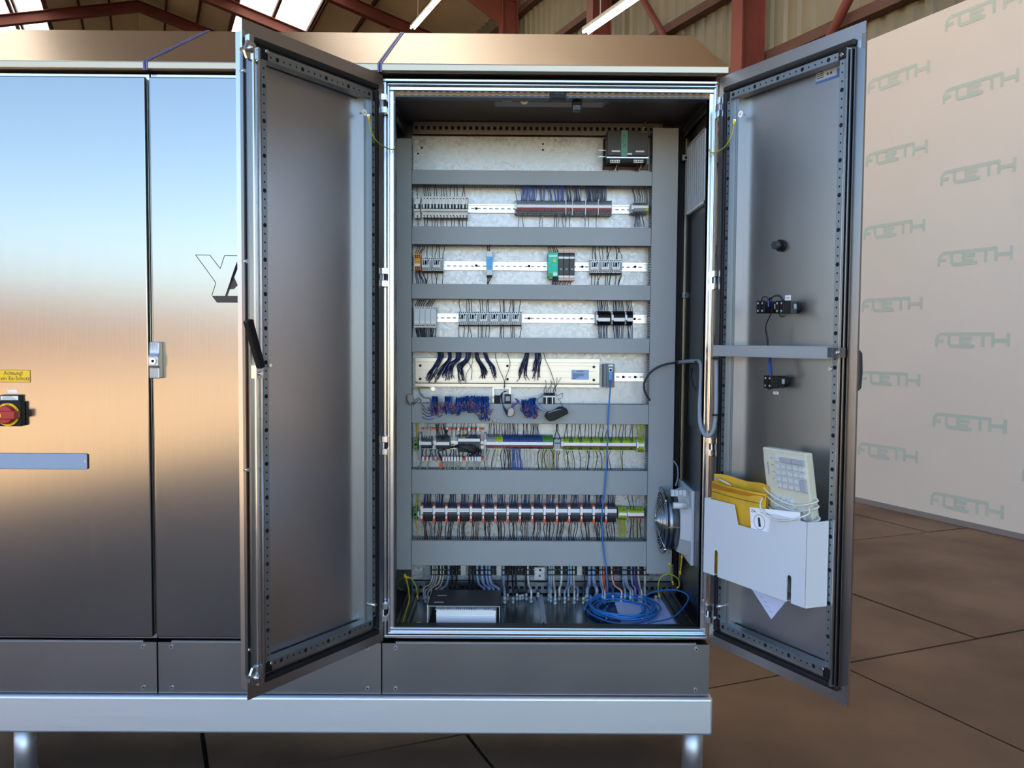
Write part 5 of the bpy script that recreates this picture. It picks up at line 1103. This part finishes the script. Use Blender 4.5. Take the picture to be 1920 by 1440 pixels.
# --- cabinet ceiling: service lamp, lock keeper, door switch, wires
a, b = A(922, 181, .08), A(1145, 192, .08)
sl = T('service_lamp', 'slim service lamp fixed under the cabinet ceiling', 'lamp', ((a.x+b.x)/2, .1, a.z))
LAMPG = M('lamp_grey', (150, 152, 150), .5)
zt_ = Z0+1.975
q = MB(); zb_ = b.z; q.prism([(a.x, zt_-.02), (a.x+.012, zb_+.0), (X(1133, 192, .08), zb_), (b.x, zt_-.02), (b.x, zt_), (a.x, zt_)], 1, .085, .15, LAMPG); q.build('lamp_body', sl, bevel=.002)
q = MB(); c = A(983, 187.5, .08); q.cyl((c.x, .072, c.z), (c.x, .085, c.z), .016, CREAM, 20); q.box(c.x-.001, c.x+.001, .071, .0725, c.z-.01, c.z+.004, INK); q.build('socket', sl)
q = MB(); c, d_ = A(942, 184.5, .08), A(960, 190, .08); q.box(c.x, d_.x, .078, .086, d_.z, c.z, CREAM); q.build('switch', sl, bevel=.001)
q = MB(); c, d_ = A(1090, 184, .08), A(1133, 191, .08); q.box(c.x, d_.x, .083, .0852, d_.z, c.z, YELLOW if False else M('lamp_diffuser', (170, 150, 90), .5)); q.build('diffuser', sl)
q = MB(); c, d_ = A(1031, 175, .01), A(1062, 186, .01); q.box(c.x, d_.x, .012, .05, d_.z+.006, c.z, BLACK); q.box(c.x, c.x+.006, .008, .05, d_.z, c.z+.002, BLACK); q.box(d_.x-.006, d_.x, .008, .05, d_.z, c.z+.002, BLACK); q.build('lock_keeper', oc)
q = MB(); c, d_ = A(1018, 1170, .05), A(1050, 1183, .05); q.box(c.x, d_.x, .03, .06, d_.z, d_.z+.006, BLACK); q.box(c.x, c.x+.005, .03, .07, d_.z, c.z, BLACK); q.box(d_.x-.005, d_.x, .03, .06, d_.z-.004, c.z-.004, BLACK); q.build('lock_keeper', oc)
t, a, b = block('door_switch', 'small black door switch hanging from the cabinet ceiling rail', 'switch', 1074, 180, 1091, 196, .06, BLACK, depth=.1)
pbox(t, 'plunger', 1074, 196, 1089, 206, .05, .085, DARKG, bevel=.002); q = MB(); c = A(1083, 184.5, .06); q.ball((c.x, .058, c.z), .004, WHITE); q.build('screw', t)
q = MB(); q.tube([A(765, 231, .57), A(880, 232, .57), A(1130, 233.5, .57), A(1265, 235, .57)], .003, BRZ, 5); q.build('gas_spring', loc=tuple(A(765, 231, .57)), label='thin metal rod running along the rear top edge of the cabinet', cat='rod')
for px, py in ((790, 214), (1255, 210)):
    p = A(px, py, .59); MB().cyl((p.x, .585, p.z), (p.x, .596, p.z), .01, ZINC, 12).build('bolt', oc)

# --- filter fan and exhaust filter on the side panel
fx = W-.004
zc = Z(1255, 975, .42); yc = .42
ff = T('filter_fan', 'round steel filter fan in a pale frame on the cabinet side panel', 'fan', (fx, yc, zc-.15))
q = MB(); q.prism([(yc-.15, zc-.15), (yc+.13, zc-.145), (yc+.13, zc+.15), (yc-.15, zc+.145)], 0, fx-.012, fx, POCKET); q.build('frame', ff, bevel=.003)
q = MB(); n_ = 8
q.add([(fx-.012, yc+.142*cos(2*pi*(k+.5)/n_)*1.02-.01, zc+.142*sin(2*pi*(k+.5)/n_)*1.0) for k in range(n_)]+[(fx-.05, yc+.125*cos(2*pi*(k+.5)/n_)-.01, zc+.125*sin(2*pi*(k+.5)/n_)) for k in range(n_)], [tuple(range(n_)), tuple(range(2*n_-1, n_-1, -1))]+[(k, (k+1) % n_, n_+(k+1) % n_, n_+k) for k in range(n_)], POCKET); q.build('cowl', ff)
yc2 = yc-.005
q = MB(); q.cyl((fx-.05, yc2, zc), (fx-.105, yc2, zc), .118, M('fan_steel', (150, 152, 156), .3, 1), 40); q.build('fan_housing', ff)
q = MB(); q.cyl((fx-.1, yc2, zc), (fx-.106, yc2, zc), .135, M('fan_steel'), 40); q.box(fx-.104, fx-.05, yc2-.125, yc2-.118, zc-.004, zc, ZINC); q.build('mounting_ring', ff)
for k in range(12):
    r_ = .014+.0102*k; xx = fx-.125+.022*(r_/.13)**2; pts = [(xx, yc2+r_*cos(2*pi*i/32), zc+r_*sin(2*pi*i/32)) for i in range(33)]
    q = MB(); q.tube(pts, .0016, FRAME, 5, False); q.build('grille_ring', ff)
for k in range(4):
    a_ = pi/4+k*pi/2; q = MB(); q.tube([(fx-.126+.024*(f**2), yc2+.135*f*cos(a_), zc+.135*f*sin(a_)) for f in (.1, .4, .7, 1)], .0018, FRAME, 5); q.ball((fx-.104, yc2+.137*cos(a_), zc+.137*sin(a_)), .007, FRAME); q.build('grille_bar', ff)
q = MB(); q.cyl((fx-.1062, yc2, zc), (fx-.108, yc2, zc), .055, DARKG, 28); q.cyl((fx-.108, yc2, zc), (fx-.114, yc2, zc), .05, M('fan_steel'), 28); q.cyl((fx-.1061, yc2, zc), (fx-.1064, yc2, zc), .117, HOLE, 32); q.build('motor_hub', ff)
for k in range(7):
    a_ = 2*pi*k/7; q = MB(); c_, s_ = cos(a_), sin(a_)
    q.add([(fx-.112+o, yc2+r_*cos(a_+w_), zc+r_*sin(a_+w_)) for (r_, w_, o) in ((.05, -.2, 0), (.113, -.3, 0), (.113, .3, .004), (.05, .25, .004))], [(0, 1, 2, 3)], DARKG); q.build('blade', ff)
yf = yc2-.12
a, b = A(1262, 942, .29), A(1287, 953, .29)
q = MB(); q.cyl((a.x, .285, (a.z+b.z)/2), (b.x, .285, (a.z+b.z)/2), .012, WHITE, 16); q.build('capacitor', ff)
a, b = A(1258, 918, .3), A(1286, 930, .3); q = MB()
for k in range(4): xx = a.x+(b.x-a.x)*k/4; q.box(xx, xx+(b.x-a.x)/4-.002, .29, .31, b.z, a.z, LGREY)
q.build('terminal_strip', ff)
q = MB(); q.tube(smooth([A(1274, 928, .285), A(1284, 933, .28), A(1291, 940, .28), A(1288, 946, .285)], 4), .0026, WHITEW, 6); q.tube(smooth([A(1262, 863, .45), A(1270, 875, .4), A(1271, 895, .34), A(1267, 910, .3)], 4), .003, GREYW, 6); q.build('lead', ff)
# exhaust filter grid
t0_, t1_ = None, None
y0, y1 = .145, .5
def side(px, py): d = ray(px, py); t = (fx-CAM.x)/d.x; return CAM+d*t
p0, p1 = side(1294, 388), side(1331, 240)
y0, y1, z0_, z1_ = p1.y, p0.y, side(1331, 378).z, side(1331, 237).z
ef = T('exhaust_filter', 'perforated grey filter panel high on the cabinet side panel', 'filter', (fx, (y0+y1)/2, z0_))
q = MB(lambda x, y, z: Vector((x, y, z))); q.box(fx-.003, fx, y0, y1, z0_, z1_, BLACK); q.box(fx-.016, fx-.003, y0, y0+.008, z0_, z1_, LGREY); q.box(fx-.016, fx-.003, y1-.008, y1, z0_, z1_, MGREY); q.box(fx-.016, fx-.003, y0, y1, z0_, z0_+.008, LGREY); q.box(fx-.016, fx-.003, y0, y1, z1_-.008, z1_, MGREY); q.build('filter_frame', ef)
q = MB(); n_ = 8
for k in range(n_): yy = y0+.01+(y1-y0-.02)*(k+.5)/n_; q.box(fx-.013, fx-.004, yy-.012, yy+.012, z0_+.008, z1_-.008, MGREY) if False else q.box(fx-.015, fx-.004, yy-.006, yy+.006, z0_+.008, z1_-.008, MGREY)
nz = 30
for k in range(nz): zz_ = z0_+.01+(z1_-z0_-.02)*(k+.5)/nz; q.box(fx-.011, fx-.005, y0+.008, y1-.008, zz_-.0032, zz_+.0028, LGREY)
q.build('grid', ef, kind='stuff')
# dark grey plate lower on the side panel
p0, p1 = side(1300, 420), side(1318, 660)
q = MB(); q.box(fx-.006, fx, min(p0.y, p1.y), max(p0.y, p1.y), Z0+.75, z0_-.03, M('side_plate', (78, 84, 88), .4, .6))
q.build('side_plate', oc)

# --- hose and cables between cabinet and door
def hose(name, label, pts, r, mt, cat='hose', n=6):
    t = T(name, label, cat, tuple(pts[-1])); q = MB(); q.tube(smooth(pts, n), r, mt, 10); q.build('hose' if cat == 'hose' else 'sheath', t); return t
t = hose('cable_hose', 'light grey cable hose hanging in a long loop between cabinet and pocket door', [A(1268, 680, .5), A(1285, 678, .35), A(1303, 677, .2), A(1314, 682, .1), A(1314, 720, .08), A(1312, 770, .04), A(1314, 800, 0), A(1324, 817, -.04), A(1336, 810, -.06), A(1342, 780, -.07), A(1343, 730, -.075), A(1343, 675, -.08)], .0075, GREYW)
for px, py, Y in ((1270, 680, .48), (1308, 678, .15), (1341, 672, -.09), (1341, 778, -.08)):
    p = A(px, py, Y); MB().box(p.x-.012, p.x+.008, p.y-.012, p.y+.004, p.z-.003, p.z+.003, BLACK).build('cable_tie', t)
hose('control_cable', 'black cable with open end arching out of the fan side duct', [A(1272, 679, .44), A(1245, 684, .44), A(1222, 696, .44), A(1209, 715, .44), A(1208, 730, .44), A(1213, 742, .44), A(1219, 751, .44)], .0042, BLACKW, 'cable')
hose('control_cable', 'thin black cable curled below the grey hose holder', [A(1298, 690, .3), A(1296, 706, .28), A(1300, 724, .26), A(1308, 733, .25), A(1313, 722, .24), A(1313, 705, .2)], .003, BLACKW, 'cable')

# ------------------------------------------------------------------ things on the pocket door
def L2(px, py, n): return lR(px, py, n)
def door_pt(px, py, n): s_, z_ = lR(px, py, n); return xR(s_, n, z_)
# cable duct across the door
n1 = .10
sa, za = lR(1337, 653.5, n1); sb, zb_ = lR(1550, 664.5, n1)
dd = T('wiring_duct', 'slim grey wiring duct crossing the door with the pocket', 'wiring duct', tuple(xR((sa+sb)/2, .046, za-.02)))
zm = (za+lR(1337, 664.5, n1)[1])/2; zm2 = (lR(1550, 654, n1)[1]+zb_)/2; hh = .0175; zc_ = (zm+zm2)/2
q = MB(xR); q.box(sa, sb, n1-.003, n1, zc_-hh, zc_+hh, DUCT); q.box(sa, sb, n1-.012, n1, zc_-hh-.001, zc_-hh+.001, DUCT); q.box(sa, sb, n1-.012, n1, zc_+hh-.001, zc_+hh+.001, DUCT); q.build('lid', dd)
q = MB(xR); q.box(sa, sb, .05, .053, zc_-hh+.002, zc_+hh-.002, DUCT); k = 0
for zs in (zc_-hh+.0015, zc_+hh-.0035):
    x = sa
    while x < sb-.008: q.box(x, x+.0065, .053, n1-.004, zs, zs+.002, DUCT); x += .0106
q.build('slotted_body', dd)
q = MB(xR); q.box(sb, sb+.02, .046, .07, zc_-.014, zc_+.014, ZINC); q.cyl((sb+.012, .07, zc_), (sb+.012, .08, zc_), .006, FRAME, 10); q.build('mounting_foot', dd)
# button and contact blocks
BTN = BLACK
def contact(px, py, label, extra=1, w_=.05):
    s_, z_ = lR(px, py, .06); t = T('contact_block', label, 'contact block', tuple(xR(s_, 0, z_)))
    q = MB(xR); q.cyl((s_+.02*0, 0, z_), (s_, .02, z_), .019, BLACK, 20); q.build('collar', t)
    q = MB(xR); q.box(s_-.019, s_+.019, .02, .045, z_-.019, z_+.019, DARKG if extra == 2 else BLACK); q.build('holder', t, bevel=.002)
    for k in range(2):
        q = MB(xR); q.box(s_-.018+k*.0185, s_-.0015+k*.0185, .045, .075, z_-.02, z_+.02, BLACK); q.build('contact', t, bevel=.002)
    q = MB(xR)
    for k in range(2):
        for zz_ in (-.012, .012): q.cyl((s_-.01+k*.0185, .075, z_+zz_), (s_-.01+k*.0185, .0756, z_+zz_), .0035, MGREY, 8)
    q.build('contact_screw', t, kind='stuff')
    q = MB(xR); q.cyl((s_+.021, .03, z_-.006), (s_+.021, .03, z_+.01), .005, MGREY, 10); q.build('clamp_ring', t)
    return s_, z_
s_, z_ = lR(1458, 460, .02)
kb = T('blanking_plug', 'round black plug with hexagon nut on the bare door above the contact blocks', 'plug', tuple(xR(s_, 0, z_)))
q = MB(xR); q.cyl((s_, 0, z_), (s_, .012, z_), .019, BLACK, 24); q.build('flange', kb); q = MB(xR); q.cyl((s_, .012, z_), (s_, .035, z_), .014, DARKG, 6); q.build('nut', kb)
k1 = contact(1432, 576, 'black contact block with blue and red wire ends, hinge side of the pair'); k2 = contact(1468, 576, 'black contact block under the white square tag, outer of the pair', 2); k3 = contact(1446, 716, 'black contact block alone below the slim door duct')
for px0, py0, px1, py1, lb in ((1472, 554, 1482, 563, 'white square tag above the outer contact block'), (1440, 561, 1446, 566, 'small white tag above the hinge side contact block'), (1450, 734, 1459, 739.5, 'small white tag under the lone contact block')):
    a, b = lR(px0, py0, .001), lR(px1, py1, .001); q = MB(xR); q.box(a[0], b[0], 0, .001, b[1], a[1], WHITE); q.box(a[0]+.004, b[0]-.004, .001, .0012, (a[1]+b[1])/2-.001, (a[1]+b[1])/2+.001, INK)
    q.build('device_tag', loc=tuple(xR(a[0], 0, b[1])), label=lb, cat='tag')
dp = door_pt
bundle('black twisted leads running from the contact block pair down to the door duct', None, [([dp(1440, 570, .08), dp(1444, 558, .09), dp(1449, 580, .08), dp(1436, 610, .07), dp(1438+k, 635, .06), dp(1440, 652, .08)], BLACKW if k != 1 else NAVY, .0022) for k in range(3)]+
    [([dp(1440, 568, .08), dp(1450, 556, .085), dp(1462, 555, .08), dp(1470, 566, .08)], BLACKW, .003), ([dp(1428, 566, .08), dp(1430, 558, .09), dp(1438, 557, .09), dp(1442, 568, .085)], BLACKW, .002), ([dp(1465, 585, .08), dp(1462, 592, .085), dp(1470, 593, .085), dp(1474, 586, .08)], BLACKW, .002), ([dp(1430, 566, .082), dp(1433, 562, .088)], REDW, .0018), ([dp(1437, 566, .082), dp(1440, 562, .088), dp(1441, 575, .085)], BLUEW, .0022)])
bundle('blue and black leads from the door duct to the lone contact block', None, [([dp(1441+1.5*k, 664, .08), dp(1442+2*k, 685, .07), dp(1444+2*k, 706, .08)], (BLUEW, BLUEW, NAVY)[k], .0022) for k in range(3)]+[([dp(1441, 708, .082), dp(1445, 705, .088)], REDW, .002), ([dp(1436, 722, .08), dp(1441, 730, .085), dp(1450, 726, .085)], BLACKW, .0018)])
# document pocket
npk = .125
pk = T('document_pocket', 'pale plastic document pocket screwed to the open door', 'pocket', tuple(xR(.2, 0, Z0-.28+.0)))
pa, pb_, pc_, pd_ = lR(1321, 929, npk), lR(1512, 984, npk), lR(1512, 1143, npk), lR(1319, 1071, npk)
sA, sB = (pa[0]+pd_[0])/2, (pb_[0]+pc_[0])/2; zT, zB = (pa[1]+pb_[1])/2, (pc_[1]+pd_[1])/2
n1_ = lR(1376, 951, npk); n2_ = lR(1383, 984, npk); n3_ = lR(1440, 1000, npk); n4_ = lR(1447, 968, npk)
sl1, sl2 = lR(1342, 1060, npk)[0], lR(1479, 1110, npk)[0]
def slot(c, zt_, w_=.009): return [(c+w_, zB), (c+w_, zt_-w_)]+[(c+w_*cos(a_), zt_-w_+w_*sin(a_)) for a_ in (pi/4, pi/2, 3*pi/4)]+[(c-w_, zt_-w_), (c-w_, zB)]
zs1, zs2 = lR(1342, 1031, npk)[1], lR(1479, 1078, npk)[1]
poly = [(sA, zB), (sA, zT), (n1_[0], zT), (n2_[0], n2_[1]), (n3_[0], n2_[1]), (n4_[0], zT), (sB, zT), (sB, zB)]+slot(sl2, zs2)+slot(sl1, zs1)
n_ = len(poly); q = MB(xR)
q.add([(p[0], npk, p[1]) for p in poly]+[(p[0], npk-.003, p[1]) for p in poly], [tuple(range(n_)), tuple(range(2*n_-1, n_-1, -1))]+[(i, (i+1) % n_, n_+(i+1) % n_, n_+i) for i in range(n_)], POCKET); q.build('front_panel', pk)
sE = lR(1549, 985, .047)[0]
q = MB(xR); q.add([(sB, npk, zB), (sB, npk, zT), (sB+.012, .05, zT), (sB+.012, .05, zB), (sB-.003, npk, zB), (sB-.003, npk, zT), (sB+.009, .05, zT), (sB+.009, .05, zB)], [(0, 1, 2, 3), (7, 6, 5, 4), (0, 4, 5, 1), (1, 5, 6, 2), (2, 6, 7, 3), (3, 7, 4, 0)], POCKET)
q.box(sB+.009, sE, .048, .051, zB, zT, POCKET); q.build('side_panel', pk)
q = MB(xR); q.add([(sA, npk, zB), (sA, npk, zT), (sA+.02, .05, zT), (sA+.02, .05, zB)], [(0, 1, 2, 3)], POCKET); q.build('side_panel', pk)
q = MB(xR); q.box(sA, sl1-.01, .051, npk-.003, zB, zB+.003, POCKET); q.box(sl1+.01, sl2-.01, .051, npk-.003, zB, zB+.003, POCKET); q.box(sl2+.01, sB, .051, npk-.003, zB, zB+.003, POCKET); q.build('bottom_panel', pk)
for z_ in (zT-.02, zB+.045): MB(xR).cyl((sE-.01, .051, z_), (sE-.01, .056, z_), .007, ZINC, 10).build('screw', pk)
OFFP = OFF[pk.name]
# padded envelope
ENV = M('padded_envelope', (226, 178, 48), .55, var=.2, vscale=14, bump=.6, bscale=22)
tp = [lR(*p, .10) for p in ((1337, 898), (1352, 896), (1380, 899), (1410, 900), (1430, 903))]
sa_, sb_ = tp[0][0]-.004, lR(1437, 960, .10)[0]; ztop = lR(1380, 912, .11)[1]
ev = T('padded_envelope', 'crumpled yellow padded envelope standing open in the document pocket', 'envelope', tuple(xR(sa_, .09, zB+.004)))
def sheetmesh(q, s0, s1, z0, z1, nf, mt, nu=10, nv=8, wav=.003, topf=None):
    vs = []; fs = []
    for j in range(nv+1):
        for i in range(nu+1):
            f, g = i/nu, j/nv; zt_ = z1 if topf is None else z1+topf(f)
            vs.append((s0+(s1-s0)*f, nf(f, g)+wav*sin(9*f+5*g)*cos(7*g-3*f), z0+(zt_-z0)*g))
    for j in range(nv):
        for i in range(nu): fs.append((j*(nu+1)+i, j*(nu+1)+i+1, (j+1)*(nu+1)+i+1, (j+1)*(nu+1)+i))
    q.add(vs, fs, mt, True)
q = MB(xR); sheetmesh(q, sa_, sb_, zB+.004, ztop, lambda f, g: .104+.012*sin(pi*f)*g, ENV, topf=lambda f: -.006*f); q.build('front_sheet', ev)
q = MB(xR); sheetmesh(q, sa_, sb_, zB+.004, ztop+.022, lambda f, g: .094-.022*sin(pi*f)*g, ENV, topf=lambda f: -.004*f+.004*sin(9*f)); q.build('back_sheet', ev)
q = MB(xR); sheetmesh(q, sa_+.002, sb_-.004, ztop-.022, ztop-.006, lambda f, g: .1055+.012*sin(pi*f), M('brown_tape', (190, 120, 30), .3), nv=2, topf=lambda f: -.006*f); q.build('adhesive_strip', ev)
q = MB(xR); q.tube([(sa_+.012+k*(sb_-sa_-.02)/14, .109+.012*sin(pi*k/14)*.9, ztop-.034-.004*k/14) for k in range(15)], .0008, BROWNW, 4); q.build('stitch_line', ev)
q = MB(xR); q.tube([lRp for lRp in [(sa_+.02, .098, ztop+.012), (sa_+.05, .1, ztop+.006), (sa_+.09, .1, ztop-.002)]], .004, WHITEW, 6, True, True, .002); q.build('paper_edge', ev)
# keyboard on end
kb0, kb1 = lR(1429, 838, .11), lR(1512, 853, .11); kb2, kb3 = lR(1446, 985, .11), lR(1530, 980, .11)
KBM = M('keyboard_beige', (214, 212, 190), .5); KEY = M('key_cap', (208, 212, 214), .5); KEYD = M('key_cap_grey', (172, 176, 186), .5)
ax_u = Vector((kb2[0]-kb0[0], 0, kb2[1]-kb0[1])); ax_u.normalize()       # down the long side
ax_r = Vector((-ax_u.z, 0, ax_u.x))*(1 if -ax_u.z > 0 else -1)
wk = (Vector((kb1[0], 0, kb1[1]))-Vector((kb0[0], 0, kb0[1]))).dot(ax_r)
K0 = Vector((kb0[0], 0, kb0[1]))
nb_ = min((abs(lR(1446, 985, n_/1000)[0]-kb0[0]), n_/1000) for n_ in range(40, 111, 2))[1]
LEAN = (nb_-.11)/(kb0[1]-lR(1446, 985, nb_)[1])
wk = kb1[0]-kb0[0]-.004
def kx(x, n_, d_): return xR(kb0[0]+x, n_+LEAN*d_, kb0[1]-.012*x/wk*0-d_)   # x across, d down the board
nk = .11
kbt = T('keyboard', 'beige computer keyboard standing on end in the document pocket', 'keyboard', tuple(kx(wk/2, nk-.02, .30)))
q = MB(kx); LK = .42 if False else .33
q.box(0, wk, nk-.03, nk, 0, LK, KBM); q.build('case', kbt, bevel=.004)
q = MB(kx); q.box(-.006, 0, nk-.026, nk-.006, .03, .15, KBM); q.build('foot', kbt)
def key(x0, x1, d0, d1, mt=KEY):
    q = MB(kx); q.add([(x0, nk, d0), (x1, nk, d0), (x1, nk, d1), (x0, nk, d1), (x0+.002, nk+.008, d0+.002), (x1-.002, nk+.008, d0+.002), (x1-.002, nk+.008, d1-.004), (x0+.002, nk+.008, d1-.004)], [(4, 5, 6, 7), (0, 1, 5, 4), (1, 2, 6, 5), (2, 3, 7, 6), (3, 0, 4, 7)], mt); q.build('key', kbt)
kw = wk*.135; x00 = wk*.3
for i in range(5):
    for j in range(5):
        xx = x00+kw*i; d0 = .022+.0205*j
        if j == 0:
            if i in (0, ): key(xx, xx+kw*.92, d0, d0+.0185)
            elif i in (1, 3): key(xx, xx+kw*1.92, d0, d0+.0185, KEYD)
        elif i == 4 and j == 3: key(xx, xx+kw*.92, d0, d0+.039, KEYD)
        elif i == 4 and j == 4: pass
        else: key(xx, xx+kw*.92, d0, d0+.0185)
for (i, j) in ((0, 6), (0, 7), (0, 8), (1.3, 6), (2.2, 6), (1.3, 7), (2.2, 7), (1.3, 8), (2.2, 8), (4.0, 7), (3.1, 8), (4.0, 8), (4.9*.82, 9), (0, 10), (1.6, 10), (2.6, 10), (3.6, 10), (0, 11), (1.2, 11), (2.2, 11), (3.2, 11), (4.1, 11)):
    xx = x00*.62+kw*i; d0 = .026+.0205*j; key(xx, xx+kw*.9, d0, d0+.0185, KEYD if (j > 9 and i in (1.6, 2.2)) else KEY)
q = MB(kx)
for j in range(4): q.cyl((wk*.2, nk, .03+.022*j), (wk*.2, nk+.0006, .03+.022*j), .0016, INK, 8); q.cyl((wk*.26, nk, .03+.022*j), (wk*.26, nk+.0006, .03+.022*j), .001, INK, 8)
q.box(wk*.08, wk*.11, nk, nk+.0004, .045, .085, MGREY); q.build('print', kbt, kind='stuff')
q = MB(kx); q.cyl((wk*.25, nk, .098), (wk*.25, nk+.003, .098), .006, KEY, 14); q.build('indicator', kbt)
CORD = M('cord_cream', (222, 220, 206), .45)
def cxp(x, n_, d_): return xR(kb0[0]+x, n_, kb0[1]-d_)
for k, (d0, d1) in enumerate(((.128, .150), (.146, .168), (.180, .205))):
    nb = lambda d: .11+LEAN*d
    q = MB(cxp); q.tube(smooth([(-.006, nb(d0)-.016, d0), (-.006, nb(d0)+.004, d0+.006), (wk*.3, nb(d0)+.012, d0+.026), (wk*.7, nb(d1)+.014, d1+.014), (wk+.006, nb(d1)+.006, d1), (wk+.012, nb(d1)-.014, d1-.012), (wk*.5, nb(d0)-.036, d0), (-.008, nb(d0)-.022, d0)], 5), .0026, CORD, 6); q.build('cord', kbt)
q = MB(cxp); q.tube(smooth([(wk+.003, .094, .160), (wk+.014, .104, .176), (wk+.002, .124, .188), (wk*.82, .132, .202), (wk*.55, .133, .212), (wk*.3, .132, .208), (.022, .130, .192), (.012, .124, .176), (.006, .110, .160)], 6), .0026, CORD, 6); q.build('cord', kbt)
# card and papers in the pocket
c0_, c1_, c2_, c3_ = lR(1405, 951, .1185), lR(1500, 962, .1185), lR(1438, 1002, .1185), lR(1410, 992, .1185)
cd_ = T('info_card', 'white card with a round black emblem standing in the pocket', 'card', tuple(xR(c3_[0], .118, c3_[1])))
zb2 = c2_[1]-.03
q = MB(xR); q.add([(c0_[0], .1165, c0_[1]), (c1_[0], .1165, c1_[1]+.002), (c1_[0], .1165, zb2), (c3_[0], .1165, zb2), (c0_[0], .118, c0_[1]), (c1_[0], .118, c1_[1]+.002), (c1_[0], .118, zb2), (c3_[0], .118, zb2)], [(3, 2, 1, 0), (4, 5, 6, 7), (0, 1, 5, 4), (1, 2, 6, 5), (2, 3, 7, 6), (3, 0, 4, 7)], PAPER); q.build('sheet', cd_)
ec = lR(1424, 979, .118); q = MB(xR)
rr_ = .024
for k in range(32):
    a0_, a1_ = 2*pi*k/32, 2*pi*(k+1)/32
    q.add([(ec[0]+r_*cos(a_), .1184, ec[1]+r_*sin(a_)) for r_, a_ in ((rr_, a0_), (rr_, a1_), (rr_-.0013, a1_), (rr_-.0013, a0_))], [(0, 1, 2, 3)], INK)
q.add([(ec[0]+x, .1185, ec[1]+z) for x, z in ((-.007, .014), (.002, .014), (.007, -.014), (-.003, -.015))], [(0, 1, 2, 3)], INK); q.build('emblem', cd_, kind='stuff')
tx0 = lR(1407, 957, .1185); q = MB(xR); q.text('ZIA.', .013, (tx0[0]+.003, .1184, tx0[1]), (1, 0, 0), (0, 0, 1), INK, 'LEFT'); h0 = lR(1426, 960, .1185)
for k in range(1): q.box(h0[0], h0[0]+.05, .1181, .1184, h0[1]-.002, h0[1], MGREY)
q.build('lettering', cd_)
g0, g1, g2 = lR(1409, 1104, .09), lR(1446, 1161, .09), lR(1473, 1128, .09)
pp = T('paper_sheet', 'corner of printed paper poking out below the document pocket', 'paper', tuple(xR(g1[0], .09, g1[1])))
q = MB(xR); tri = [(g0[0], g0[1]), (g1[0], g1[1]), (g2[0], g2[1]), (g2[0]-.02, zB+.06), (g0[0]+.01, zB+.05)]
q.add([(x, .088, z) for x, z in tri]+[(x, .090, z) for x, z in tri], [tuple(range(5)), tuple(range(9, 4, -1))]+[(i, (i+1) % 5, 5+(i+1) % 5, 5+i) for i in range(5)], M('paper_lilac')); q.build('sheet', pp)
q = MB(xR)
for k in range(4): f = .25+.16*k; a_ = (g0[0]*(1-f)+g1[0]*f+.012, g0[1]*(1-f)+g1[1]*f+.004); q.box(a_[0], a_[0]+.02, .09, .0903, a_[1]-.001, a_[1]+.0005, MGREY)
q.build('print', pp, kind='stuff')
# anything that hangs on its thing sits there; final tidy: nothing hidden, nothing in front of the lens
